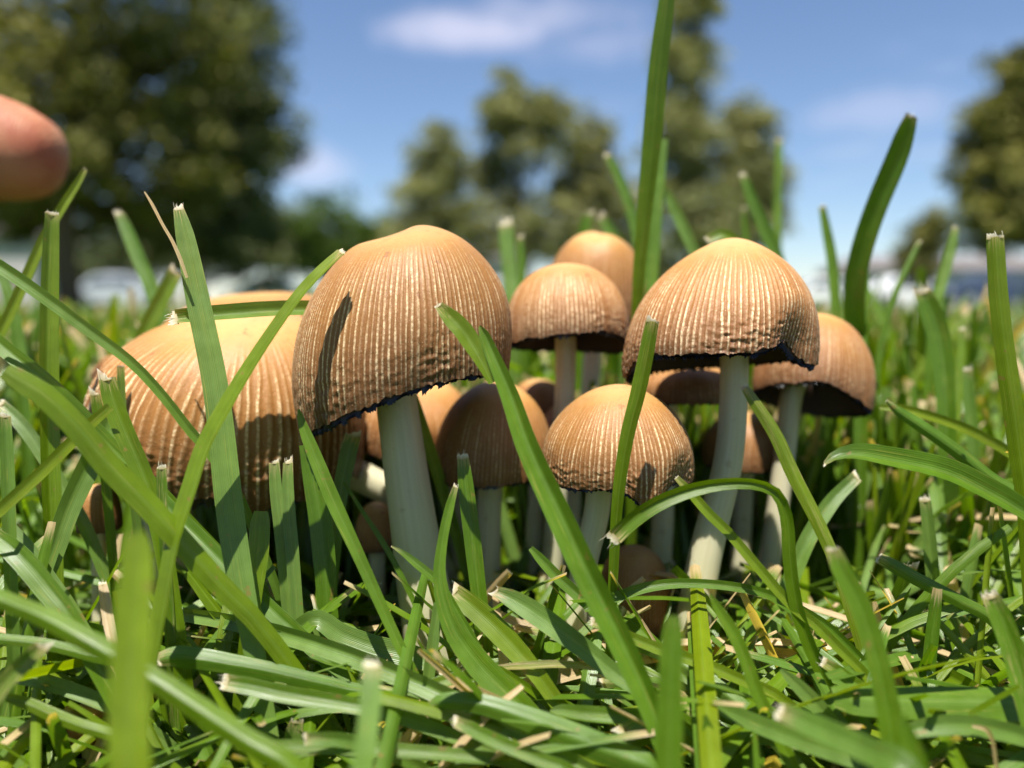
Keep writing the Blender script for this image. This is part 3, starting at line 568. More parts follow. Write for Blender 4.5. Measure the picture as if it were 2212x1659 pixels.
# centre
hero = B('long folded blade crossing before the tall bell cap with pale sunlit left half', [(1036, 704, 6), (1046, 722, 22), (1064, 764, 30), (1100, 848, 40), (1142, 966, 50), (1204, 1100, 55), (1270, 1242, 58), (1337, 1376, 56), (1404, 1524, 50), (1440, 1620, 46)], (.0965, .083), .42, .85, -8, 'point')
B('torn broad leaf end with brown chewed edge resting on the tall bell cap', [(948, 660, 20), (968, 680, 34), (998, 712, 42), (1022, 748, 40), (1044, 788, 28), (1062, 828, 14)], (.0970, .0950), .75, .5, 10, 'cut', .14, root=False)
B('narrow dark green blade with flat cut top standing before the low sunlit mushroom', [(1410, 694, 29), (1398, 760, 32), (1380, 845, 33), (1358, 930, 31), (1342, 1020, 28), (1332, 1110, 25), (1326, 1220, 22), (1322, 1320, 20)], (.0965, .1010), .62, -.35, 12, 'cut')
B('arching bright blade with white frayed end hanging under the low sunlit mushroom', [(1328, 1160, 34), (1365, 1125, 35), (1420, 1088, 34), (1490, 1060, 31), (1560, 1046, 27), (1630, 1046, 24), (1678, 1066, 24), (1700, 1120, 27), (1706, 1206, 28), (1720, 1306, 28), (1748, 1392, 28), (1780, 1465, 26)], (.0965, .0965), .6, .45, -15, 'fray')
B('kinked blade with straw tip rising beside the thick pale stem', [(984, 1052, 12), (971, 1096, 20), (954, 1180, 23), (950, 1256, 30), (976, 1350, 44), (1030, 1430, 55), (1090, 1492, 55), (1155, 1556, 46)], (.0995, .092), .5, .35, 0, 'fray', .10)
B('dark split tipped blade standing in shade between the low mushrooms', [(1000, 990, 26), (1006, 1050, 34), (1020, 1160, 36), (1034, 1280, 34)], (.1080, .106), .4, .5, 0, 'fray')
B('grey green blade with serrated end lying before the mushroom stems', [(1072, 1278, 24), (1110, 1296, 40), (1170, 1334, 46), (1270, 1408, 42), (1330, 1456, 36), (1400, 1510, 30)], (.098, .092), .1, .35, 0, 'cut')
B('yellowish translucent blade with torn end beside the kinked straw tipped blade', [(982, 1278, 34), (1020, 1310, 46), (1070, 1356, 50), (1120, 1410, 46), (1170, 1470, 36)], (.1005, .096), .85, .4, 0, 'cut', .12)
B('thin yellowing blade lying level before the mushroom stems', [(1076, 1442, 10), (1120, 1438, 15), (1200, 1434, 16), (1270, 1440, 14), (1330, 1456, 12)], (.096, .096), .95, .3, 0, 'point', .45)
B('short pale tipped blade lying below the thick pale stem', [(896, 1494, 20), (937, 1478, 26), (1004, 1460, 22), (1080, 1448, 18)], (.0925, .095), .7, .3, 0, 'fray', .12)
B('beige dead leaf sliver lying over the kinked blade', [(986, 1463, 4), (1010, 1480, 14), (1054, 1502, 17), (1100, 1522, 14), (1140, 1538, 8)], (.0905, .0905), .5, .6, 0, 'point', 1.0)
B('broad dark curved blade with white pinched tip in the bottom thatch', [(921, 1538, 8), (936, 1522, 26), (970, 1514, 38), (1037, 1520, 44), (1137, 1552, 52), (1237, 1592, 60), (1337, 1632, 60), (1430, 1670, 56)], (.0875, .083), .25, -.6, 0, 'fray')
B('pointed blade lying level with dappled shade, bottom centre', [(1188, 1536, 6), (1210, 1534, 24), (1254, 1540, 32), (1330, 1546, 34), (1410, 1548, 32), (1480, 1556, 28)], (.090, .090), .55, .3, 0, 'point')
B('brown tipped blade lying in front of the broad dark curved blade', [(986, 1560, 24), (1020, 1576, 28), (1070, 1600, 30), (1170, 1642, 30), (1240, 1672, 28)], (.0845, .082), .5, .4, 0, 'fray', .15)
B('dark blade tip pointing left before the mushroom stems', [(1146, 1184, 12), (1170, 1210, 22), (1204, 1246, 26), (1257, 1294, 26), (1300, 1340, 22)], (.1045, .101), .4, .5, 0, 'point', .08)
B('sharp little blade pointing left at the thick pale stem', [(846, 1180, 4), (870, 1194, 12), (900, 1218, 18), (940, 1252, 18), (970, 1290, 16)], (.1005, .099), .45, .4, 0, 'cut')
B('slender arching blade passing before the curved pale stem, tip down at the left', [(1262, 1318, 10), (1290, 1304, 19), (1330, 1290, 22), (1400, 1268, 22), (1475, 1260, 21), (1575, 1266, 20), (1658, 1284, 20), (1741, 1324, 20), (1810, 1372, 18)], (.1000, .1005), .4, .4, 0, 'point')
B('straw tipped yellow green blade slanting down right, bottom centre', [(1282, 1344, 20), (1320, 1358, 24), (1370, 1380, 25), (1440, 1408, 25), (1520, 1434, 25), (1600, 1468, 24), (1690, 1510, 22)], (.0965, .094), .85, .35, 0, 'fray', .18)
B('small stub with bristly white end beside the long folded blade', [(1345, 1580, 28), (1380, 1560, 32), (1410, 1545, 28), (1440, 1540, 22)], (.088, .088), .6, .4, 0, 'fray', .2)
B('dark blurred upright blade close to the lens, right of the long folded blade', [(1454, 1330, 26), (1453, 1370, 44), (1449, 1440, 50), (1447, 1540, 54), (1446, 1670, 56)], (.072, .070), .45, .3, 0, 'point')
B('thin brown grass stem leaning in the shade below the low sunlit mushroom', [(1340, 1270, 5), (1362, 1306, 7), (1385, 1340, 7), (1408, 1376, 7)], (.102, .101), .5, .3, 0, 'point', .9)
# upper centre and right
B('very tall blade running out of the picture top between the two right caps', [(1452, -130, 26), (1440, 0, 34), (1430, 80, 39), (1420, 167, 42), (1409, 300, 42), (1398, 410, 36), (1388, 510, 30), (1380, 600, 26), (1376, 690, 24), (1372, 800, 24)], (.122, .138), .62, -.3, 10, 'cut')
B('light blurred blade standing right behind the very tall blade', [(1432, 300, 20), (1424, 380, 26), (1416, 470, 28), (1410, 560, 28), (1404, 680, 26)], (.165, .16), .4, .3, 0, 'point')
B('tall dark leaning blade with cut corner tip against the sky, right', [(1968, 252, 26), (1955, 290, 40), (1938, 340, 46), (1892, 450, 45), (1862, 540, 45), (1846, 620, 44), (1848, 720, 40), (1850, 840, 38)], (.136, .156), .3, .3, 0, 'cut')
B('upright blade standing at the foot of the tall dark leaning blade', [(1866, 560, 18), (1862, 640, 28), (1858, 720, 28), (1860, 820, 28)], (.155, .15), .4, .4, 0, 'cut')
B('short green blade before the sky left of the tall dark leaning blade', [(1776, 446, 14), (1786, 500, 20), (1797, 560, 22), (1804, 640, 22), (1808, 740, 22)], (.172, .168), .5, .4, 0, 'cut')
B('bright yellow green blade with jagged cut tip at the right edge', [(2150, 512, 33), (2154, 580, 35), (2160, 660, 37), (2172, 760, 38), (2186, 860, 38), (2202, 980, 38), (2218, 1100, 36)], (.097, .100), .88, -.35, 15, 'cut')
B('dark blade with white bristly cut tip in the right background', [(1994, 632, 34), (2010, 670, 42), (2026, 720, 44), (2038, 790, 42), (2044, 880, 38)], (.140, .137), .4, .4, 0, 'fray')
B('thin jointed grass stalk in the right background', [(1986, 522, 9), (1968, 560, 12), (1940, 620, 13), (1918, 682, 14), (1902, 745, 13), (1893, 830, 12), (1890, 920, 12)], (.158, .155), .5, -.6, 0, 'cut')
B('soft green blade with rounded pale tip behind the thin jointed stalk', [(2064, 492, 12), (2056, 530, 20), (2040, 590, 22), (2024, 650, 22), (2014, 740, 22)], (.165, .16), .55, .4, 0, 'cut')
B('blade tip bent like a hook over the conical brown cap', [(1530, 518, 18), (1560, 505, 22), (1584, 516, 20), (1606, 550, 18), (1620, 610, 18)], (.150, .15), .75, .4, 20, 'cut')
B('pale blurred blade leaning left behind the very tall blade', [(1432, 402, 12), (1452, 440, 22), (1480, 500, 24), (1506, 560, 24), (1524, 640, 24)], (.168, .164), .1, .3, 0, 'fray')
B('blurred blade leaning left with white bead tip above the rear mushroom', [(1314, 336, 16), (1336, 380, 20), (1358, 440, 22), (1374, 500, 22), (1386, 580, 22)], (.190, .185), .35, .3, 0, 'fray')
B('blurred blade leaning left with white bead tip above the conical brown cap', [(1606, 380, 16), (1624, 430, 22), (1650, 490, 26), (1676, 550, 28), (1696, 640, 28)], (.185, .18), .35, .3, 0, 'fray')
B('faint far blade with pale bead tip rising before the right centre tree', [(1684, 305, 13), (1682, 370, 15), (1680, 440, 16), (1680, 540, 17)], (.24, .235), .6, .3, 0, 'fray')
B('pale soft blade standing in the gap left of the small striped cap', [(1092, 486, 30), (1096, 530, 32), (1102, 590, 34), (1108, 680, 34)], (.200, .195), .1, .3, 0, 'fray')
B('thin soft blade beside the pale blade in the gap left of the striped cap', [(1124, 514, 13), (1126, 550, 15), (1128, 600, 16), (1130, 700, 16)], (.180, .178), .4, .3, 0, 'fray')
B('blurred stub behind the rear mushroom dome', [(1272, 460, 20), (1264, 490, 24), (1258, 540, 26), (1256, 620, 26)], (.20, .2), .5, .3, 0, 'cut')
B('blurred pale blade leaning left behind the rear mushroom dome', [(1300, 470, 22), (1326, 510, 26), (1352, 556, 28), (1372, 620, 28)], (.19, .188), .2, .3, 0, 'fray')
B('thin blurred blade standing above the conical brown cap', [(1606, 452, 10), (1610, 500, 13), (1612, 560, 14), (1612, 640, 14)], (.20, .2), .5, .3, 0, 'fray')
# right, lower
B('folded broad blade pointing left with pinched pale tip, right of the tilted tan mushroom', [(1782, 1002, 8), (1806, 985, 22), (1850, 978, 34), (1925, 990, 42), (2041, 1016, 46), (2125, 1054, 46), (2215, 1106, 42), (2280, 1160, 38)], (.098, .096), .4, .65, 30, 'fray')
B('straight pale edged blade slanting right above the folded broad blade', [(1916, 866, 7), (1940, 888, 20), (1985, 918, 25), (2060, 970, 28), (2141, 1034, 28), (2225, 1094, 26)], (.112, .106), .3, -.5, 0, 'cut')
B('yellow arching blade behind the straight pale edged blade', [(1900, 880, 10), (1940, 882, 18), (1991, 893, 20), (2091, 928, 22), (2191, 984, 22), (2260, 1040, 20)], (.122, .118), 1.0, .3, 0, 'point', .15)
B('brown streaked blade with bristly straw tip before the stem of the tilted tan mushroom', [(1610, 838, 18), (1630, 868, 25), (1675, 938, 29), (1715, 1026, 30), (1758, 1110, 30), (1795, 1190, 28), (1820, 1260, 26)], (.108, .104), .85, -.4, 15, 'fray', .28)
B('bright narrow blade slanting down right across the curved pale stem', [(1462, 1032, 12), (1490, 1062, 20), (1530, 1108, 22), (1575, 1152, 22), (1641, 1230, 23), (1708, 1306, 23), (1758, 1346, 22), (1808, 1396, 22), (1880, 1470, 22)], (.1015, .094), .82, .35, 0, 'cut', .05)
B('dark soft foreground blade with dull tip curving down at the right', [(1800, 1188, 28), (1814, 1225, 40), (1858, 1310, 45), (1898, 1440, 46), (1922, 1560, 50), (1940, 1680, 52)], (.080, .076), .5, .4, 15, 'cut')
B('pointed green blade rising left at the lower right of the curved pale stem', [(1534, 1284, 5), (1548, 1310, 20), (1585, 1368, 28), (1612, 1430, 28), (1636, 1496, 28), (1675, 1576, 28), (1712, 1654, 28)], (.091, .086), .6, .35, 0, 'point')
B('pale blade with tapering white tip lying in the lower right thatch', [(1518, 1503, 5), (1545, 1520, 24), (1608, 1552, 36), (1708, 1592, 40), (1808, 1626, 42), (1900, 1662, 42)], (.086, .083), .15, .3, 0, 'point')
B('blurred pale blunt blade pointing left, close to the lens at the lower right', [(1690, 1540, 36), (1720, 1552, 46), (1775, 1576, 52), (1875, 1622, 56), (1960, 1668, 58)], (.075, .066), .2, .2, 0, 'fray')
B('short blurred pale blade tip standing close to the lens at the lower right', [(1948, 1548, 18), (1958, 1580, 32), (1972, 1620, 40), (1992, 1680, 44)], (.070, .069), .4, .3, 0, 'point')
B('broad shiny blade with strong midrib lying level at the lower right edge', [(1800, 1505, 40), (1835, 1508, 62), (1900, 1512, 68), (1975, 1516, 70), (2080, 1518, 70), (2212, 1520, 68), (2300, 1530, 60)], (.088, .088), .5, -.3, 25, 'point')
B('bent grey green blade lying below the broad shiny blade', [(1960, 1580, 30), (2010, 1570, 40), (2075, 1566, 42), (2140, 1574, 42), (2212, 1592, 40), (2290, 1620, 36)], (.084, .084), .1, .4, 0, 'point')
B('blue grey blade lying behind the pointed green blade, lower right', [(1686, 1446, 8), (1712, 1470, 26), (1758, 1516, 34), (1808, 1574, 34), (1860, 1640, 30)], (.091, .088), .02, .35, 0, 'point')
B('upright blade with beige torn forked tip at the right edge', [(2140, 1290, 34), (2156, 1320, 42), (2176, 1370, 45), (2196, 1430, 46), (2216, 1510, 44)], (.088, .085), .5, .5, 0, 'fray', .22)
B('straight dark blade with pale cut end slanting right in the right thatch', [(1900, 1206, 24), (1930, 1222, 28), (1975, 1248, 29), (2075, 1300, 28), (2150, 1345, 26)], (.104, .100), .4, -.5, 0, 'cut')
B('orange dead straw blade standing in the right thatch', [(1886, 1300, 14), (1896, 1340, 20), (1912, 1400, 22), (1940, 1474, 20)], (.108, .106), .5, .3, 0, 'point', 1.0)
B('small pale blade tip with dry end in the lower right thatch', [(1782, 1432, 22), (1810, 1450, 26), (1850, 1478, 26), (1900, 1510, 24)], (.094, .092), .7, .4, 0, 'fray')
B('dark pointed little blade standing in the bottom right thatch', [(1560, 1630, 10), (1568, 1605, 22), (1572, 1570, 26), (1576, 1690, 30)][::-1][1:] and [(1523, 1545, 8), (1530, 1580, 26), (1536, 1630, 32), (1540, 1690, 34)], (.082, .081), .3, .4, 0, 'point')
B('thin curled orange dead leaf at the bottom right', [(2100, 1568, 6), (2130, 1576, 10), (2144, 1600, 8), (2152, 1650, 7)], (.083, .083), .5, .5, 0, 'point', 1.0)
B('grey green blade leaning right in the background behind the streaked straw tipped blade', [(1850, 1030, 26), (1800, 1080, 32), (1760, 1140, 34), (1730, 1200, 34)], (.118, .115), .15, .4, 0, 'cut')
B('pale soft blade standing behind the folded broad blade at the right', [(2090, 800, 18), (2096, 880, 24), (2104, 960, 26), (2110, 1060, 26)], (.145, .143), .15, .3, 0, 'fray')
B('soft leaning blade far right behind the jagged cut blade', [(2078, 712, 12), (2076, 790, 18), (2066, 880, 20), (2050, 980, 20)], (.155, .15), .7, .3, 0, 'fray')

# ------------------------------------------------------------------ more single blades, grown from the ground
def grow(x, y, az, lean, curv, L, w, n=12):
    s = np.linspace(0, 1, n)
    a = lean + curv*s**1.3
    dz, dh = np.cos(a), np.sin(a)
    st = L/(n-1)
    z = np.r_[0, np.cumsum((dz[1:]+dz[:-1])/2*st)]; h = np.r_[0, np.cumsum((dh[1:]+dh[:-1])/2*st)]
    p = np.stack([x+np.cos(az)*h, y+np.sin(az)*h, np.maximum(z, .002+.003*s)-.002*(1-s)], -1)
    ww = w*np.minimum(1, .72+.5*s)*np.where(s > .8, 1-(s-.8)*.9, 1)
    return p, ww
def allowed(p):
    u, v, D = proj(p)
    near = D > .02
    if not near.all(): p_in = p[~near]
    if ((D > .015) & (D < .082) & (v < 1700)).any(): return False
    if ((D > .015) & (D < .098) & (v < 1400)).any(): return False      # not right before the lens
    if (np.linalg.norm(p - CAMP, axis=1) < .045).any(): return False
    mid = (D > .02) & (D < .150)
    lim = np.where(u < 120, 960, np.where(u < 620, 1150, np.where(u < 1880, 1215, 940)))
    if (mid & (v < lim)).any(): return False
    if ((D >= .150) & (D < .19) & (u > 640) & (u < 1800) & (v < 800)).any(): return False
    if ((D >= .15) & (v < 560)).any(): return False
    return True
STEMS = [(-.0140, .115), (.0327, .1185), (.0091, .135), (.015, .115), (-.0035, .13), (.05, .14), (.026, .142), (-.0195, .148)]
def random_blade(rg, ylo, yhi, xw, lying):
    y = ylo+(yhi-ylo)*rg.random()**1.0; x = (rg.random()*2-1)*(xw+abs(y)*.68)
    if any((x-a)**2+(y-b)**2 < .006**2 for a, b in STEMS): return None
    az = rg.random()*2*math.pi
    if lying: lean, curv, L = R_(58+25*rg.random()), R_(5+30*rg.random()), .038+.056*rg.random()
    else: lean, curv, L = R_(4+30*rg.random()), R_(rg.random()**2*75), .024+.044*rg.random()**1.2
    return x, y, az, lean, curv, L, .0010+.0013*rg.random()
MARKS = [('the thick pale stem', P(930, 1420, .115)), ('the curved pale stem', P(1495, 1420, .1185)), ('the broad drooping cap', P(450, 1080, .12)), ('the low sunlit mushroom', P(1240, 1430, .112)),
         ('the stalk of the tilted tan mushroom', P(1645, 1330, .14)), ('the thick round stalk', P(217, 1400, .075)), ('the long folded blade', P(1400, 1520, .087)), ('the broad shiny blade', P(1975, 1516, .088)),
         ('the folded broad blade', P(2000, 1000, .097)), ('the tall straw tipped blade', P(115, 1250, .106)), ('the ridged dark green blade', P(500, 1434, .093)), ('the broad dark curved blade', P(1137, 1552, .085))]
TINTS = ['grey green', 'dull green', 'deep green', 'fresh green', 'yellow green']
LBL = [('short mown green blade standing in the thatch below the mushrooms', 'standing single blades of the lawn'),
       ('green blade lying flat in the thatch below the mushrooms', 'lying single blades of the lawn')]
rg = np.random.default_rng(77); n_single = 0; tries = 0
while n_single < 190 and tries < 20000:
    tries += 1
    ly = rg.random() < .50
    q = random_blade(rg, .066, .150, -.01, ly)
    if q is None: continue
    p, w = grow(*q)
    if not allowed(p): continue
    u, v, D = proj(p)
    if not ((u > -50) & (u < 2262) & (v < 1640) & (D > .05)).any(): continue
    pts = np.c_[p, w][::-1]
    dead = rg.random() < .11
    lab, grp = LBL[1 if ly else 0]
    if dead: lab, grp = 'dead straw coloured blade lying in the thatch below the mushrooms', 'dead straw blades in the thatch'
    ti = float(rg.random()); tp = str(rg.choice(['cut', 'fray', 'point'], p=[.28, .17, .55]))
    near = min(MARKS, key=lambda q: np.linalg.norm(q[1]-p.mean(0)))[0]
    wide = 'broad' if q[6] > .0019 else ('slim' if q[6] < .0014 else 'plain')
    lab = '%s %s blade, %s, %s beside %s' % (wide, 'dead straw' if dead else TINTS[int(ti*4.99)], {'cut': 'cut tip', 'fray': 'frayed tip', 'point': 'pointed tip'}[tp], 'lying flat' if ly else 'standing short', near)
    o = add_blade(lab, None, None, tint=ti, fold=float(rg.choice([-.5, .3, .5, .7])), roll=float(rg.normal()*30), tip=tp,
              dry=(.9 if dead else (0.12 if rg.random() < .25 else 0.0)), group=grp, world=pts, nseg=18)
    n_single += 1

# ------------------------------------------------------------------ the rest of the lawn as one mass
def mass(specs, segs, across=3, rgm=None, drytip=.55):
    n = len(specs); A = np.array(specs)
    x, y, az, lean, curv, L, w = A.T
    s = np.linspace(0, 1, segs+1)[None]
    a = lean[:, None]+curv[:, None]*s**1.3; st = (L/segs)[:, None]
    dz, dh = np.cos(a), np.sin(a)
    z = np.concatenate([np.zeros((n, 1)), np.cumsum((dz[:, 1:]+dz[:, :-1])/2*st, 1)], 1); h = np.concatenate([np.zeros((n, 1)), np.cumsum((dh[:, 1:]+dh[:, :-1])/2*st, 1)], 1)
    z = np.maximum(z, .002+.004*s) - .003*(1-s)
    C = np.stack([x[:, None]+np.cos(az)[:, None]*h, y[:, None]+np.sin(az)[:, None]*h, z], -1)
    T = np.stack([np.cos(az)[:, None]*dh, np.sin(az)[:, None]*dh, dz], -1)
    ta = rgm.random(n)*2*math.pi
    S = np.stack([-np.sin(az), np.cos(az), np.zeros(n)], -1)[:, None]*np.ones_like(T); Nn = np.cross(S, T)
    ro = (rgm.normal(size=n)*.5)[:, None, None]
    S2 = S*np.cos(ro)+Nn*np.sin(ro); N2 = -S*np.sin(ro)+Nn*np.cos(ro)
    ww = w[:, None]*np.minimum(1, .7+.5*s)*np.where(s > .85, 1-(s-.85)*2.2, 1)
    xs = np.linspace(-1, 1, across)
    fo = rgm.choice([-.4, .3, .5, .7], n)[:, None, None]*(np.abs(xs)-.5)[None, None]
    V = C[:, :, None]+S2[:, :, None]*(xs[None, None]*ww[..., None]/2)[..., None]+N2[:, :, None]*(fo*ww[..., None]/2)[..., None]
    k = (segs+1)*across
    f = grid_faces(segs+1, across)
    F = (f[None]+(np.arange(n)*k)[:, None, None]).reshape(-1, 4)
    uv = np.broadcast_to(np.stack(np.broadcast_arrays((xs[None]+1)/2, s[0][:, None]), -1)[None], (n, segs+1, across, 2)).reshape(-1, 2)
    tint = np.repeat(rgm.random(n), k)
    dead = (rgm.random(n) < (.09 if segs > 5 else .02)); tipd = rgm.random(n) < drytip
    dry = np.broadcast_to(np.maximum(dead[:, None]*.9, tipd[:, None]*sstep(.90, 1.0, s)*.8)[..., None], (n, segs+1, across)).reshape(-1)
    return V.reshape(-1, 3), F, uv, tint, dry
def build_lawn():
    rgm = np.random.default_rng(5); near = []
    t = 0
    while len(near) < 7000 and t < 160000:
        t += 1
        q = random_blade(rgm, -.10, .36, .06, rgm.random() < .55)
        if q is None: continue
        p, w = grow(*q, n=7)
        if not allowed(p): continue
        near.append(q)
    t = 0; n0 = len(near)
    while len(near) < n0+1900 and t < 40000:            # dense blades added behind the stems to darken the gaps between them
        t += 1
        x, y = -.065+.150*rgm.random(), .136+.050*rgm.random()**1.3
        if any((x-a)**2+(y-b)**2 < .005**2 for a, b in STEMS): continue
        q = (x, y, rgm.random()*6.283, R_(1+17*rgm.random()), R_(rgm.random()**2*35), .026+.020*rgm.random(), .0014+.0014*rgm.random())
        if allowed(grow(*q, n=7)[0]): near.append(q)
    t = 0; n0 = len(near)
    while len(near) < n0+800 and t < 40000:            # fine crossing blades round the stem bases
        t += 1
        x, y = -.06+.13*rgm.random(), .082+.034*rgm.random()
        if any((x-a)**2+(y-b)**2 < .005**2 for a, b in STEMS): continue
        q = (x, y, rgm.random()*6.283, R_(30+50*rgm.random()), R_(rgm.random()*40), .016+.028*rgm.random(), .0007+.0011*rgm.random())
        if allowed(grow(*q, n=7)[0]): near.append(q)
    far = []
    def band(n, y0, y1, h0, h1, wmul, pw=1.0):
        for _ in range(n):
            y = y0+(y1-y0)*rgm.random()**pw; x = (rgm.random()*2-1)*(.06+y*.78)
            up = rgm.random()
            far.append((x, y, rgm.random()*6.283, R_(3+30*rgm.random()), R_(rgm.random()**2*80), h0+(h1-h0)*rgm.random()**1.5, (.002+.002*rgm.random())*wmul))
    band(6500, .20, 1.0, .028, .072, 1.05, 1.35)
    band(8000, 1.0, 4.0, .028, .062, 1.8, 1.3)
    band(9000, 4.0, 16.0, .03, .058, 5.0, 1.3)
    parts = [mass(near, 9, 5, rgm), mass(far, 4, 3, rgm, .25)]
    off = 0; VV, FF, UU, TT, DD = [], [], [], [], []
    for V, F, uv, ti, dr in parts:
        VV.append(V); FF.append(F+off); UU.append(uv); TT.append(ti); DD.append(dr); off += len(V)
    o = mesh_obj('lawn_grass', np.vstack(VV), np.vstack(FF), M_GRASS, None, np.vstack(UU), {'tint': np.concatenate(TT), 'dry': np.concatenate(DD)})
    structure(o, 'stuff', 'dense mown green lawn grass covering the ground to the trees', 'grass')
build_lawn()

# ------------------------------------------------------------------ hand reaching in from the left
def build_hand():
    D = .172
    tip = P(128, 318, D)
    m = lambda dx, dy, dz: tip + np.array([dx, dy, dz])
    V, E, Rr = [], [], []
    def add(p, r, prev=None):
        V.append(tuple(p)); Rr.append(r); k = len(V)-1
        if prev is not None: E.append((prev, k))
        return k
    wrist = add(m(-.175, .006, .022), .026)
    palm = add(m(-.125, .002, .010), .030, wrist)
    t0 = add(m(-.082, -.002, .002), .0160, palm); t1 = add(m(-.052, -.001, .004), .0132, t0); t2 = add(m(-.026, 0, .002), .0136, t1); t3 = add(m(-.010, 0, -.001), .0122, t2); add(m(.001, 0, -.004), .0080, t3)
    arm = add(m(-.235, .02, .05), .028, wrist); arm2 = add(m(-.35, .05, .13), .038, arm); add(m(-.44, .08, .20), .044, arm2)
    for i, (sy, L) in enumerate(((.004, .034), (.018, .036), (.031, .033), (.043, .028))):
        k = add(m(-.122-.006*i, .014+sy, .018-.004*i), .0125-.0006*i, palm)
        k = add(m(-.122-.010*i+L*.75, .018+sy, .014-.004*i), .0110-.0006*i, k)
        k = add(m(-.122-.010*i+L*.85, .020+sy, -.012-.004*i), .0100-.0006*i, k)
        k = add(m(-.122-.010*i+L*.30, .020+sy, -.026-.004*i), .0090-.0006*i, k)
    me = bpy.data.meshes.new('hand'); org = np.array(V[palm]); me.from_pydata([tuple(np.array(v)-org) for v in V], E, []); me.update()
    o = bpy.data.objects.new('hand', me); COL.objects.link(o); o.location = org
    sk = o.modifiers.new('skin', 'SKIN')
    for i, r in enumerate(Rr): me.skin_vertices[0].data[i].radius = (r, r*(1.0 if i != palm else 1.25))
    me.skin_vertices[0].data[0].use_root = True
    sb = o.modifiers.new('smooth', 'SUBSURF'); sb.levels = 2; sb.render_levels = 3
    me.materials.append(M_SKIN)
    # the skin result has no faces yet for materials: bake it
    dg = bpy.context.evaluated_depsgraph_get(); ev = o.evaluated_get(dg); nm = bpy.data.meshes.new_from_object(ev)
    o.modifiers.clear(); o.data = nm
    nm.materials.clear(); nm.materials.append(M_SKIN)
    nm.polygons.foreach_set('use_smooth', np.ones(len(nm.polygons), dtype=bool))
    tag(o, 'bare hand with outstretched fingertip reaching in above the tall straw tipped blade', 'hand')
    # thumb nail, on the side facing the lens
    a = np.linspace(-1, 1, 9)[:, None]; b = np.linspace(-1, 1, 9)[None]
    sq = np.sqrt(np.clip(1-.35*b**2*a**2, 0, 1))
    x = -.0175+.0070*a*sq; zz = .0020+.0062*b*sq; y = -.0116+.0018*b**2+.0012*np.maximum(a, 0)**2+.0004*a**2
    Vn = np.stack(np.broadcast_arrays(x, y, zz), -1).reshape(-1, 3)+tip-org
    mesh_obj('thumbnail', Vn, grid_faces(9, 9), M_NAIL, o)
build_hand()

